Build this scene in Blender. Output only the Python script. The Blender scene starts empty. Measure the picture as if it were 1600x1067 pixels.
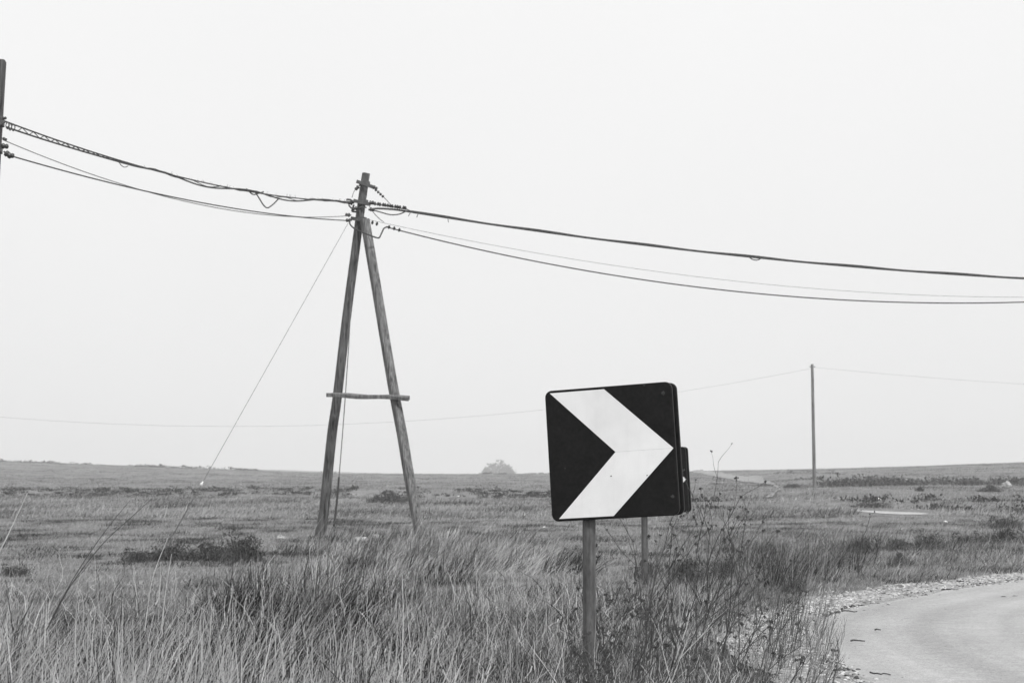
import bpy, math, random
import numpy as np
from mathutils import Vector, Matrix

R = math.radians
random.seed(7)
rng = np.random.default_rng(11)
scene = bpy.context.scene
COL = scene.collection

# ------------------------------------------------------------------ camera
EYE = 1.10
FPX = 2667.0                      # focal length in photo pixels (1600 wide) = 60 mm on a 36 mm sensor
PITCH = math.atan(204.5 / FPX)    # level horizon at photo row 738
cam_d = bpy.data.cameras.new('camera')
cam = bpy.data.objects.new('camera', cam_d)
COL.objects.link(cam)
cam.location = (0, 0, EYE)
cam.rotation_euler = (math.pi / 2 + PITCH, 0, 0)
cam_d.sensor_width = 36.0
cam_d.lens = FPX / 1600 * 36
cam_d.clip_start = 0.05
cam_d.clip_end = 5000
cam_d.dof.use_dof = True
cam_d.dof.focus_distance = 7.9
cam_d.dof.aperture_fstop = 11.0
scene.camera = cam

# ------------------------------------------------------------------ sky, sun, exposure (black-and-white photograph: everything neutral)
SUN_AZ = Vector((0.47, -0.88, 0)).normalized()     # where the light comes from: behind the camera, to the right
SUN_EL = R(45)
world = bpy.data.worlds.new('World')
scene.world = world
world.use_nodes = True
nt = world.node_tree
for n in list(nt.nodes):
    nt.nodes.remove(n)
wo = nt.nodes.new('ShaderNodeOutputWorld')
bg = nt.nodes.new('ShaderNodeBackground')
sky = nt.nodes.new('ShaderNodeTexSky')
sky.sky_type = 'NISHITA'
sky.sun_disc = False
sky.sun_elevation = SUN_EL
sky.sun_rotation = math.atan2(SUN_AZ.x, SUN_AZ.y)
sky.dust_density = 6.0
sky.air_density = 1.5
bw = nt.nodes.new('ShaderNodeRGBToBW')
tc = nt.nodes.new('ShaderNodeTexCoord')
sep = nt.nodes.new('ShaderNodeSeparateXYZ')
clampz = nt.nodes.new('ShaderNodeMath'); clampz.operation = 'MAXIMUM'; clampz.inputs[1].default_value = 0.0
over = nt.nodes.new('ShaderNodeMath'); over.operation = 'MULTIPLY_ADD'      # overcast veil: brighter towards the zenith
over.inputs[1].default_value = 3.0; over.inputs[2].default_value = 9.9
cl = nt.nodes.new('ShaderNodeTexNoise'); cl.inputs['Scale'].default_value = 1.6; cl.inputs['Detail'].default_value = 3
clm = nt.nodes.new('ShaderNodeMapRange'); clm.inputs['From Min'].default_value = 0.3; clm.inputs['From Max'].default_value = 0.7
clm.inputs['To Min'].default_value = 0.97; clm.inputs['To Max'].default_value = 1.03
mulc = nt.nodes.new('ShaderNodeMath'); mulc.operation = 'MULTIPLY'
mixs = nt.nodes.new('ShaderNodeMix'); mixs.data_type = 'FLOAT'; mixs.inputs[0].default_value = 0.9
nt.links.new(tc.outputs['Generated'], sep.inputs[0])
nt.links.new(tc.outputs['Generated'], cl.inputs['Vector'])
nt.links.new(sep.outputs['Z'], clampz.inputs[0])
nt.links.new(clampz.outputs[0], over.inputs[0])
nt.links.new(cl.outputs[0], clm.inputs['Value'])
nt.links.new(over.outputs[0], mulc.inputs[0])
nt.links.new(clm.outputs[0], mulc.inputs[1])
nt.links.new(sky.outputs[0], bw.inputs[0])
nt.links.new(bw.outputs[0], mixs.inputs[2])
nt.links.new(mulc.outputs[0], mixs.inputs[3])
nt.links.new(mixs.outputs[0], bg.inputs[0])
bg.inputs[1].default_value = 0.0935
nt.links.new(bg.outputs[0], wo.inputs[0])

sun_d = bpy.data.lights.new('sun', 'SUN')
sun_d.energy = 2.2
sun_d.angle = R(6)
sun_d.color = (1, 1, 1)
sun = bpy.data.objects.new('sun', sun_d)
COL.objects.link(sun)
sdir = Vector((SUN_AZ.x * math.cos(SUN_EL), SUN_AZ.y * math.cos(SUN_EL), math.sin(SUN_EL)))
sun.rotation_euler = sdir.to_track_quat('Z', 'Y').to_euler()
sun.location = sdir * 50

scene.view_settings.view_transform = 'Standard'
scene.view_settings.look = 'None'
scene.view_settings.exposure = 0.0
scene.view_settings.gamma = 1.0
scene.view_settings.use_curve_mapping = False
scene.render.engine = 'CYCLES'
scene.cycles.max_bounces = 6
scene.cycles.diffuse_bounces = 3
scene.cycles.glossy_bounces = 2
scene.cycles.transmission_bounces = 3
scene.cycles.volume_bounces = 1
scene.cycles.transparent_max_bounces = 6
scene.cycles.use_denoising = True
scene.cycles.denoiser = 'OPENIMAGEDENOISE'
scene.cycles.denoising_prefilter = 'ACCURATE'
scene.cycles.use_adaptive_sampling = True
scene.cycles.adaptive_threshold = 0.015

# ------------------------------------------------------------------ helpers
CP, SP = math.cos(PITCH), math.sin(PITCH)

def ray(px, py):
    a = (px - 800.0) / FPX
    b = (533.5 - py) / FPX
    return np.array([a, CP - b * SP, SP + b * CP])

def at(px, py, d):
    """The point of the place seen at a photo position, d metres ahead of the camera."""
    r = ray(px, py)
    p = r * (d / r[1])
    return Vector((p[0], p[1], p[2] + EYE))

def vn(x, y, seed=0):
    """smooth value noise, -1..1"""
    x = np.asarray(x, float); y = np.asarray(y, float)
    xi = np.floor(x).astype(np.int64); yi = np.floor(y).astype(np.int64)
    fx = x - xi; fy = y - yi
    fx = fx * fx * (3 - 2 * fx); fy = fy * fy * (3 - 2 * fy)
    def hsh(a, b):
        n = (a * 374761393 + b * 668265263 + seed * 982451653) & 0x7fffffff
        n = ((n ^ (n >> 13)) * 1274126177) & 0x7fffffff
        return ((n ^ (n >> 16)) & 0xffff) / 32767.5 - 1
    return ((hsh(xi, yi) * (1 - fx) + hsh(xi + 1, yi) * fx) * (1 - fy)
            + (hsh(xi, yi + 1) * (1 - fx) + hsh(xi + 1, yi + 1) * fx) * fy)

def fbm(x, y, seed=0, o=3):
    s = 0; a = 0.5
    for k in range(o):
        s = s + a * vn(np.asarray(x) * 2 ** k, np.asarray(y) * 2 ** k, seed + k)
        a *= 0.5
    return s

def ss(a, b, v):
    t = np.clip((np.asarray(v, float) - a) / (b - a), 0, 1)
    return t * t * (3 - 2 * t)

# outer edge of the road (left of it lies the verge), from plan positions in metres
EDGE = [(1.75, -40), (1.75, 0), (1.85, 6), (1.83, 8.9), (1.83, 9.6), (1.84, 10.6), (1.93, 11.6), (2.24, 12.9), (2.78, 14.2),
        (3.60, 15.5), (4.55, 16.9), (5.75, 18.3), (7.4, 19.7), (10.0, 21.2), (14.5, 22.9), (22, 24.8), (40, 27.5), (90, 33), (220, 45)]
EX = np.array([e[0] for e in EDGE]); EY = np.array([e[1] for e in EDGE])

def edge_dist(x, y):
    """signed metres to the road's edge, positive on the verge side"""
    x = np.asarray(x, float); y = np.asarray(y, float)
    best = np.full(np.broadcast(x, y).shape, 1e9); sgn = np.ones_like(best)
    for i in range(len(EX) - 1):
        ax, ay, bx, by = EX[i], EY[i], EX[i + 1], EY[i + 1]
        dx, dy = bx - ax, by - ay
        t = np.clip(((x - ax) * dx + (y - ay) * dy) / (dx * dx + dy * dy), 0, 1)
        qx, qy = x - ax - t * dx, y - ay - t * dy
        dd = np.hypot(qx, qy)
        cr = dx * (y - ay) - dy * (x - ax)
        m = dd < best
        best = np.where(m, dd, best); sgn = np.where(m, np.where(cr > 0, 1, -1), sgn)
    return best * sgn

BARE = (10.1, 45.5)      # bare pale strip in the right field

def height(x, y):
    x = np.asarray(x, float); y = np.asarray(y, float)
    ed = edge_dist(x, y)
    v = ss(0.1, 1.2, ed)
    bare = np.exp(-(((x - BARE[0]) / 2.6) ** 2 + ((y - BARE[1]) / 5.6) ** 2) ** 4)
    v = v * (1 - bare)
    far = ss(14, 30, y)
    h = v * (0.03 + 0.03 * fbm(x / 0.8, y / 0.8, 3) + 0.05 * fbm(x / 3.1, y / 3.1, 9)) - (1 - ss(-0.25, 0.05, ed)) * 0.05
    bare = np.exp(-(((x - BARE[0]) / 2.6) ** 2 + ((y - BARE[1]) / 5.6) ** 2) ** 4)
    h = h + v * far * 0.10 * fbm(x / 9, y / 14, 21) * (1 - bare) - 0.05 * v * far * (1 - bare) + bare * 0.05
    # long low banks across the field
    b1 = 84 + 5 * vn(x / 40, 0 * x, 5)
    h = h + 0.30 * np.exp(-((y - b1) / 2.2) ** 2) * (1 - ss(-2, 8, x)) - 0.18 * np.exp(-((y - b1 + 4) / 2.0) ** 2) * (1 - ss(-2, 8, x))
    b2 = 53.5 + 1.5 * vn(x / 11, 0 * x, 6)
    h = h + 0.22 * np.exp(-((y - b2) / 1.6) ** 2) * ss(2, 6, x)
    h = h + 0.35 * ss(55, 80, y) * ss(4, 16, x)
    # rising ground left and right, up to a crest about 300 m away
    h = h + ss(95, 300, y) * (0.85 + 2.15 * np.clip((-27 - x) / 61, 0, 1.6) + 0.0)
    h = h + ss(90, 190, y) * (0.040 * np.clip(x - 27, 0, 120)) * (1 - 0.6 * ss(200, 300, y))
    h = h + 0.62 * np.exp(-((x - 25.5) / 4.6) ** 2 - ((y - 150) / 16) ** 2) + 0.25 * np.exp(-((x - 20.5) / 2.4) ** 2 - ((y - 118) / 10) ** 2)
    xt = np.interp(y, [70, 84, 105, 140, 185, 235, 300, 360], [10.5, 13.2, 16.0, 19.4, 23.5, 27.6, 32, 40])
    h = h + ss(120, 260, y) * 0.12 * fbm(x / 16, y / 30, 31) * (1 - np.exp(-((x - xt) / 5) ** 2)) - 0.10 * ss(100, 140, y) * (1 - ss(240, 300, y)) * np.exp(-((x - xt) / 3) ** 2)
    h = h - ss(305, 430, y) * 1.7
    return h

def H(x, y):
    return float(height(np.array([x]), np.array([y]))[0])

def hit(px, py):
    """where the sight line through a photo position meets the ground"""
    r = ray(px, py); r = r / r[1]
    d = np.linspace(3, 420, 8000)
    below = (EYE + r[2] * d) < height(r[0] * d, d)
    i = int(np.argmax(below)) if below.any() else len(d) - 1
    return Vector((r[0] * d[i], d[i], H(r[0] * d[i], d[i])))

# ------------------------------------------------------------------ materials (all neutral greys)
def new_mat(name):
    m = bpy.data.materials.new(name); m.use_nodes = True
    n = m.node_tree.nodes; l = m.node_tree.links
    p = n['Principled BSDF']
    return m, n, l, p

def ramp_between(n, l, fac, a, b, lo=0.3, hi=0.7):
    mr = n.new('ShaderNodeMapRange')
    mr.inputs['From Min'].default_value = lo; mr.inputs['From Max'].default_value = hi
    mr.inputs['To Min'].default_value = a; mr.inputs['To Max'].default_value = b
    l.new(fac, mr.inputs['Value'])
    return mr.outputs[0]

def noise(n, l, scale, detail=4, mapping=None, coord='Object', rough=0.6):
    t = n.new('ShaderNodeTexCoord'); x = n.new('ShaderNodeTexNoise')
    x.inputs['Scale'].default_value = scale; x.inputs['Detail'].default_value = detail; x.inputs['Roughness'].default_value = rough
    if mapping:
        mp = n.new('ShaderNodeMapping'); mp.inputs['Scale'].default_value = mapping
        l.new(t.outputs[coord], mp.inputs[0]); l.new(mp.outputs[0], x.inputs['Vector'])
    else:
        l.new(t.outputs[coord], x.inputs['Vector'])
    return x.outputs[0]

def math_node(n, l, op, a, b):
    m = n.new('ShaderNodeMath'); m.operation = op
    for i, v in enumerate((a, b)):
        if isinstance(v, (int, float)): m.inputs[i].default_value = v
        else: l.new(v, m.inputs[i])
    return m.outputs[0]

def bump(n, l, p, hgt, strength, dist):
    b = n.new('ShaderNodeBump'); b.inputs['Strength'].default_value = strength; b.inputs['Distance'].default_value = dist
    l.new(hgt, b.inputs['Height']); l.new(b.outputs[0], p.inputs['Normal'])

def mat_noise(name, lo, hi, scale, rough=0.8, spec=0.2, mapping=None, scale2=None, bstr=0.4, bdist=0.01, metallic=0, coord='Object'):
    m, n, l, p = new_mat(name)
    f = noise(n, l, scale, 5, mapping, coord)
    v = ramp_between(n, l, f, lo, hi)
    if scale2:
        g = noise(n, l, scale2, 3, mapping, coord)
        v = math_node(n, l, 'MULTIPLY', v, ramp_between(n, l, g, 0.7, 1.3))
    l.new(v, p.inputs['Base Color'])
    p.inputs['Roughness'].default_value = rough
    p.inputs['Specular IOR Level'].default_value = spec
    p.inputs['Metallic'].default_value = metallic
    if bstr: bump(n, l, p, f, bstr, bdist)
    return m

def mat_plant(name, mul=1.0, trans=0.12, rnd=0.3):
    """grass and leaves: own tone kept as a mesh attribute, some light passing through"""
    m, n, l, p = new_mat(name)
    n.remove(p)
    out = n['Material Output']
    a = n.new('ShaderNodeAttribute'); a.attribute_name = 'tone'
    v = math_node(n, l, 'MULTIPLY', a.outputs['Fac'], mul)
    if rnd:
        oi = n.new('ShaderNodeObjectInfo')
        v = math_node(n, l, 'MULTIPLY', v, ramp_between(n, l, oi.outputs['Random'], 1 - rnd, 1 + rnd, 0, 1))
    d = n.new('ShaderNodeBsdfDiffuse'); t = n.new('ShaderNodeBsdfTranslucent'); mx = n.new('ShaderNodeMixShader')
    mx.inputs[0].default_value = trans
    l.new(v, d.inputs[0]); l.new(v, t.inputs[0])
    l.new(d.outputs[0], mx.inputs[1]); l.new(t.outputs[0], mx.inputs[2]); l.new(mx.outputs[0], out.inputs['Surface'])
    return m

M = {}
M['grass'] = mat_plant('dry_grass', 0.82)
M['leaf'] = mat_plant('scrub_leaf', 1.0, 0.2, 0.25)
M['stem'] = mat_noise('dark_stem', 0.035, 0.10, 40, 0.8, 0.15, None, None, 0)
M['pale_stem'] = mat_noise('bleached_stem', 0.35, 0.62, 25, 0.8, 0.15, None, None, 0)
M['mid_stem'] = mat_noise('grey_stem', 0.12, 0.3, 25, 0.8, 0.15, None, None, 0)
M['wood'] = mat_noise('weathered_wood', 0.055, 0.165, 3.0, 0.85, 0.15, (14, 14, 0.9), 0.9, 0.6, 0.012)
M['wood_light'] = mat_noise('weathered_wood_pale', 0.09, 0.26, 3.0, 0.85, 0.15, (14, 14, 0.9), 0.9, 0.6, 0.012)
def splits(m):
    n, l = m.node_tree.nodes, m.node_tree.links; p = n['Principled BSDF']
    src = p.inputs['Base Color'].links[0].from_socket
    f = noise(n, l, 1.0, 3, (46, 46, 1.1)); kn = noise(n, l, 1.0, 2, (7, 7, 2.2))
    v = math_node(n, l, 'MULTIPLY', src, ramp_between(n, l, f, 0.3, 1.0, 0.38, 0.47))
    v = math_node(n, l, 'MULTIPLY', v, ramp_between(n, l, kn, 0.45, 1.0, 0.28, 0.36))
    l.new(v, p.inputs['Base Color'])
splits(M['wood']); splits(M['wood_light'])
M['iron'] = mat_noise('rusty_iron', 0.05, 0.12, 30, 0.6, 0.3, None, None, 0.2, 0.002)
M['galv'] = mat_noise('dull_galvanised_steel', 0.085, 0.15, 7, 0.55, 0.35, (1, 1, 0.35), 60, 0.15, 0.001)
M['porcelain'] = mat_noise('brown_glazed_insulator', 0.03, 0.06, 10, 0.25, 0.5, None, None, 0)
M['cable'] = mat_noise('black_cable', 0.03, 0.07, 20, 0.6, 0.3, None, None, 0)
M['wire'] = mat_noise('old_wire', 0.10, 0.2, 20, 0.5, 0.4, None, None, 0)
M['white_cap'] = mat_noise('white_plastic', 0.7, 0.85, 20, 0.5, 0.3, None, None, 0)
M['sign_black'] = mat_noise('black_sign_film', 0.0075, 0.0125, 9, 0.5, 0.12, None, 60, 0.03, 0.001)
M['sign_white'] = mat_noise('white_reflective_film', 0.79, 0.86, 5, 0.45, 0.25, None, None, 0.02, 0.001)
def streaks(m, lo):
    n, l = m.node_tree.nodes, m.node_tree.links; p = n['Principled BSDF']
    src = p.inputs['Base Color'].links[0].from_socket
    f = noise(n, l, 1.0, 4, (38, 38, 2.2)); g = noise(n, l, 5.0, 3)
    v = math_node(n, l, 'MULTIPLY', src, ramp_between(n, l, f, lo, 1.0, 0.30, 0.50)); v = math_node(n, l, 'MULTIPLY', v, ramp_between(n, l, g, (1 + lo) / 2, 1.03, 0.3, 0.65))
    l.new(v, p.inputs['Base Color'])
streaks(M['sign_white'], 0.965); streaks(M['galv'], 0.6)
M['sign_dirt'] = mat_noise('faded_spot', 0.03, 0.07, 60, 0.8, 0.1, None, None, 0)
M['stone'] = mat_noise('pale_limestone', 0.22, 0.55, 6, 0.85, 0.2, None, 40, 0.4, 0.01)
M['clod'] = mat_noise('dark_clod', 0.05, 0.12, 20, 0.9, 0.1, None, None, 0.4, 0.01)

def mat_ground():
    m, n, l, p = new_mat('field_soil_and_stubble')
    a = noise(n, l, 0.22, 5, (1, 0.55, 1))
    b = noise(n, l, 2.6, 5, (1, 0.8, 1))
    c = noise(n, l, 26, 4)
    v = ramp_between(n, l, a, 0.14, 0.24)
    v = math_node(n, l, 'MULTIPLY', v, ramp_between(n, l, b, 0.72, 1.28))
    v = math_node(n, l, 'MULTIPLY', v, ramp_between(n, l, c, 0.75, 1.25))
    tcd = n.new('ShaderNodeTexCoord'); sp = n.new('ShaderNodeSeparateXYZ'); l.new(tcd.outputs['Object'], sp.inputs[0])
    v = math_node(n, l, 'MULTIPLY', v, ramp_between(n, l, sp.outputs['Y'], 0.35, 1.0, 11, 19))      # soil darkened under the rank verge to paint shaded gaps, stubble beyond
    l.new(v, p.inputs['Base Color']); p.inputs['Roughness'].default_value = 0.95; p.inputs['Specular IOR Level'].default_value = 0.05
    bump(n, l, p, math_node(n, l, 'ADD', b, c), 0.6, 0.05)
    return m
M['ground'] = mat_ground()

def mat_road():
    m, n, l, p = new_mat('dusty_pale_road')
    a = noise(n, l, 0.55, 4); b = noise(n, l, 9, 5); c = noise(n, l, 120, 3)
    v = ramp_between(n, l, a, 0.335, 0.41)
    v = math_node(n, l, 'MULTIPLY', v, ramp_between(n, l, b, 0.92, 1.08))
    v = math_node(n, l, 'MULTIPLY', v, ramp_between(n, l, c, 0.74, 1.26))
    d = noise(n, l, 42, 3); v = math_node(n, l, 'MULTIPLY', v, ramp_between(n, l, d, 0.86, 1.14))
    aa = n.new('ShaderNodeAttribute'); aa.attribute_name = 'across'; al = n.new('ShaderNodeAttribute'); al.attribute_name = 'along'
    cx = n.new('ShaderNodeCombineXYZ'); l.new(math_node(n, l, 'MULTIPLY', aa.outputs['Fac'], 3.0), cx.inputs[0]); l.new(math_node(n, l, 'MULTIPLY', al.outputs['Fac'], 0.07), cx.inputs[1])
    tr = n.new('ShaderNodeTexNoise'); tr.inputs['Scale'].default_value = 1.0; tr.inputs['Detail'].default_value = 4; l.new(cx.outputs[0], tr.inputs['Vector'])
    v = math_node(n, l, 'MULTIPLY', v, ramp_between(n, l, tr.outputs[0], 0.86, 1.12))          # faint wheel tracks along the bend
    vo = n.new('ShaderNodeTexVoronoi'); vo.inputs['Scale'].default_value = 38
    t = n.new('ShaderNodeTexCoord'); l.new(t.outputs['Object'], vo.inputs['Vector'])
    gate = noise(n, l, 14, 3)
    spot = math_node(n, l, 'ADD', vo.outputs['Distance'], ramp_between(n, l, gate, 0.5, -0.05, 0.45, 0.68))
    v = math_node(n, l, 'MULTIPLY', v, ramp_between(n, l, spot, 0.4, 1.0, 0.16, 0.32))
    l.new(v, p.inputs['Base Color']); p.inputs['Roughness'].default_value = 0.9; p.inputs['Specular IOR Level'].default_value = 0.15
    bump(n, l, p, math_node(n, l, 'ADD', math_node(n, l, 'MULTIPLY', b, 2.0), c), 0.5, 0.006)
    return m
M['road'] = mat_road()
M['shoulder'] = mat_noise('crushed_limestone_shoulder', 0.15, 0.42, 28, 0.9, 0.1, None, 3, 0.8, 0.02)
M['track'] = mat_noise('pale_earth_track', 0.22, 0.31, 0.5, 0.95, 0.1, None, 4, 0.4, 0.03)

M['bare'] = mat_noise('bare_chalky_ground', 0.34, 0.5, 1.5, 0.95, 0.1, None, 9, 0.4, 0.02)

# ------------------------------------------------------------------ mesh builder
def tag(o, label=None, cat=None, group=None, kind=None):
    if label: o['label'] = label
    if cat: o['category'] = cat
    if group: o['group'] = group
    if kind: o['kind'] = kind
    return o

def root(name, loc, label, cat, group=None):
    o = bpy.data.objects.new(name, None); COL.objects.link(o)
    o.location = loc; o.empty_display_size = 0.1
    tag(o, label, cat, group)
    return o

class MB:
    def __init__(s): s.v = []; s.f = []
    def add(s, vs, fs):
        b = len(s.v); s.v.extend(tuple(v) for v in vs); s.f.extend(tuple(i + b for i in f) for f in fs); return s
    def tube(s, pts, rad, sides=6, cap=True):
        pts = [Vector(p) for p in pts]; n = len(pts)
        rf = rad if callable(rad) else (lambda t: rad)
        vs = []; up = Vector((0.12, 0.31, 0.94))
        for i, p in enumerate(pts):
            t = (pts[min(i + 1, n - 1)] - pts[max(i - 1, 0)]).normalized()
            a = t.cross(up)
            if a.length < 1e-4: a = t.cross(Vector((1, 0, 0)))
            a.normalize(); b = t.cross(a); r = rf(i / max(1, n - 1))
            for k in range(sides):
                q = 2 * math.pi * k / sides
                vs.append(p + a * (math.cos(q) * r) + b * (math.sin(q) * r))
        fs = []
        for i in range(n - 1):
            for k in range(sides):
                k2 = (k + 1) % sides
                fs.append((i * sides + k, i * sides + k2, (i + 1) * sides + k2, (i + 1) * sides + k))
        if cap:
            fs.append(tuple(range(sides))[::-1]); fs.append(tuple((n - 1) * sides + k for k in range(sides)))
        return s.add(vs, fs)
    def beam(s, pts, wx, wy, ch=0.2, twist=0.0):
        """squared timber with chamfered corners; wx, wy are full widths as functions of 0..1"""
        pts = [Vector(p) for p in pts]; n = len(pts); vs = []
        for i, p in enumerate(pts):
            t = i / (n - 1)
            d = (pts[min(i + 1, n - 1)] - pts[max(i - 1, 0)]).normalized()
            a = Vector((1, 0, 0)); a = (a - d * a.dot(d))
            if a.length < 0.2: a = Vector((0, 0, 1)) - d * d.z
            a.normalize(); b = d.cross(a).normalized()
            a, b = a * math.cos(twist) + b * math.sin(twist), b * math.cos(twist) - a * math.sin(twist)
            x, y = wx(t) / 2, wy(t) / 2; c = ch * min(x, y) * 2
            for (u, w) in ((x - c, -y), (x, -y + c), (x, y - c), (x - c, y), (-x + c, y), (-x, y - c), (-x, -y + c), (-x + c, -y)):
                vs.append(p + a * u + b * w)
        fs = []
        for i in range(n - 1):
            for k in range(8):
                k2 = (k + 1) % 8
                fs.append((i * 8 + k, i * 8 + k2, (i + 1) * 8 + k2, (i + 1) * 8 + k))
        fs.append(tuple(range(8))[::-1]); fs.append(tuple((n - 1) * 8 + k for k in range(8)))
        return s.add(vs, fs)
    def box(s, c, sx, sy, sz, rot=None, bev=0.0):
        m = rot or Matrix.Identity(3); c = Vector(c); vs = []
        for dx in (-1, 1):
            for dy in (-1, 1):
                for dz in (-1, 1):
                    vs.append(c + m @ Vector((dx * sx / 2, dy * sy / 2, dz * sz / 2)))
        return s.add(vs, [(0, 1, 3, 2), (4, 6, 7, 5), (0, 4, 5, 1), (2, 3, 7, 6), (0, 2, 6, 4), (1, 5, 7, 3)])
    def lathe(s, base, axis, prof, sides=10):
        """prof: list of (distance along axis, radius)"""
        ax = Vector(axis).normalized(); a = ax.cross(Vector((0.3, 0.2, 0.9)))
        a.normalize(); b = ax.cross(a); vs = []; base = Vector(base)
        for (z, r) in prof:
            for k in range(sides):
                q = 2 * math.pi * k / sides
                vs.append(base + ax * z + a * (math.cos(q) * r) + b * (math.sin(q) * r))
        fs = []
        for i in range(len(prof) - 1):
            for k in range(sides):
                k2 = (k + 1) % sides
                fs.append((i * sides + k, i * sides + k2, (i + 1) * sides + k2, (i + 1) * sides + k))
        fs.append(tuple(range(sides))[::-1]); fs.append(tuple((len(prof) - 1) * sides + k for k in range(sides)))
        return s.add(vs, fs)
    def mesh(s, name, mat, off=(0, 0, 0), smooth=False):
        me = bpy.data.meshes.new(name)
        o = Vector(off)
        me.from_pydata([Vector(v) - o for v in s.v], [], s.f)
        me.materials.append(mat)
        if smooth: me.polygons.foreach_set('use_smooth', [True] * len(me.polygons))
        me.update()
        return me
    def build(s, name, mat, parent=None, smooth=False, off=None):
        """vertices are in world metres; the object sits at its parent's base (or at off)"""
        o_ = Vector(off) if off is not None else (Vector(parent['base']) if parent is not None and 'base' in parent else (parent.location.copy() if parent is not None else Vector((0, 0, 0))))
        ob = bpy.data.objects.new(name, s.mesh(name, mat, o_, smooth)); COL.objects.link(ob)
        if parent is not None: ob.parent = parent
        else: ob.location = o_
        return ob

def link(name, me, parent=None):
    ob = bpy.data.objects.new(name, me); COL.objects.link(ob)
    if parent is not None: ob.parent = parent
    return ob

def fast_mesh(name, verts, quads, mat, tone=None, smooth=False):
    me = bpy.data.meshes.new(name)
    nv, nq = len(verts), len(quads)
    me.vertices.add(nv); me.vertices.foreach_set('co', np.ascontiguousarray(verts, np.float32).ravel())
    k = quads.shape[1]
    me.loops.add(nq * k); me.loops.foreach_set('vertex_index', np.ascontiguousarray(quads, np.int32).ravel())
    me.polygons.add(nq); me.polygons.foreach_set('loop_start', np.arange(0, nq * k, k, dtype=np.int32))
    if smooth: me.polygons.foreach_set('use_smooth', np.ones(nq, bool))
    if tone is not None:
        at_ = me.attributes.new('tone', 'FLOAT', 'POINT'); at_.data.foreach_set('value', np.ascontiguousarray(tone, np.float32))
    me.materials.append(mat)
    me.update(calc_edges=True); me.validate()
    return me

def blades(bx, by, bz, ht, az, lean, curl, wid, tone, S=4, kink=0.0):
    """ribbons: base points, length, lean azimuth, starting tilt from upright, extra bend towards the tip, width, tone"""
    N = len(bx); th = lean.copy(); ca, sa = np.cos(az), np.sin(az)
    px, py, pz = bx.copy(), by.copy(), bz.copy()
    fa = rng.uniform(0, np.pi, N); wx, wy = np.cos(fa), np.sin(fa)
    V = np.zeros((N, S + 1, 2, 3)); T = np.zeros((N, S + 1, 2))
    for k in range(S + 1):
        w = wid * (1 - 0.85 * (k / S) ** 1.4) / 2
        V[:, k, 0] = np.stack([px - wx * w, py - wy * w, pz], 1)
        V[:, k, 1] = np.stack([px + wx * w, py + wy * w, pz], 1)
        T[:, k, :] = tone[:, None]
        L = ht / S
        th = th + curl / S
        if kink: th = th + rng.normal(0, kink, N)
        px = px + np.sin(th) * ca * L; py = py + np.sin(th) * sa * L; pz = pz + np.cos(th) * L
        if kink:
            az2 = az + rng.normal(0, kink * 2, N); ca, sa = np.cos(az2), np.sin(az2)
    idx = np.arange(N * (S + 1) * 2).reshape(N, S + 1, 2)
    Q = np.stack([idx[:, :-1, 0], idx[:, :-1, 1], idx[:, 1:, 1], idx[:, 1:, 0]], -1).reshape(-1, 4)
    return V.reshape(-1, 3), Q, T.reshape(-1)

class Grass:
    def __init__(s): s.V = []; s.Q = []; s.T = []; s.n = 0
    def add(s, x, y, ht, az, lean, curl, wid, tone, S=4, kink=0.0, z=None):
        x = np.asarray(x, float); y = np.asarray(y, float)
        if len(x) == 0: return
        zz = height(x, y) - 0.02 if z is None else z
        v, q, t = blades(x, y, zz, ht, az, lean, curl, wid, tone, S, kink)
        s.V.append(v); s.Q.append(q + s.n); s.T.append(t); s.n += len(v)
    def obj(s, name, label, cat, mat='grass'):
        me = fast_mesh(name, np.concatenate(s.V), np.concatenate(s.Q), M[mat], np.concatenate(s.T))
        o = link(name, me); tag(o, label, cat, kind='stuff'); return o

def U(a, b, n): return rng.uniform(a, b, n)

# ================================================================== LARGE STRUCTURE
# ---- ground: one sheet to the horizon
def build_ground():
    def axis(lo, hi, c, fine, g):
        out = [c]; s = fine
        while out[-1] < hi: out.append(out[-1] + s); s *= g
        left = [c]; s = fine
        while left[-1] > lo: left.append(left[-1] - s); s *= g
        return np.array(left[:0:-1] + out)
    xs = axis(-640, 640, 0.5, 0.09, 1.022)
    ys = axis(-120, 900, 9.0, 0.10, 1.017)
    X, Y = np.meshgrid(xs, ys)
    Z = height(X.ravel(), Y.ravel())
    v = np.stack([X.ravel(), Y.ravel(), Z], 1)
    nx, ny = len(xs), len(ys)
    i = np.arange((ny - 1) * nx).reshape(ny - 1, nx)[:, :-1].ravel()
    q = np.stack([i, i + 1, i + nx + 1, i + nx], 1)
    o = link('ground', fast_mesh('ground', v, q, M['ground'], None, True))
    tag(o, kind='structure')
build_ground()

def offset_line(pts, d):
    P = np.array(pts, float); t = np.gradient(P, axis=0); t /= np.linalg.norm(t, axis=1)[:, None]
    return P + np.stack([t[:, 1], -t[:, 0]], 1) * d

def dense(pts, step):
    P = np.array(pts, float); seg = np.hypot(*np.diff(P, axis=0).T); s = np.concatenate([[0], np.cumsum(seg)])
    # Catmull-like smoothing through resampling
    u = np.arange(0, s[-1], step)
    x = np.interp(u, s, P[:, 0]); y = np.interp(u, s, P[:, 1])
    for _ in range(6):
        x[1:-1] = (x[:-2] + 2 * x[1:-1] + x[2:]) / 4; y[1:-1] = (y[:-2] + 2 * y[1:-1] + y[2:]) / 4
    return np.stack([x, y], 1)

EL = dense(EDGE, 0.25)

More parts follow.
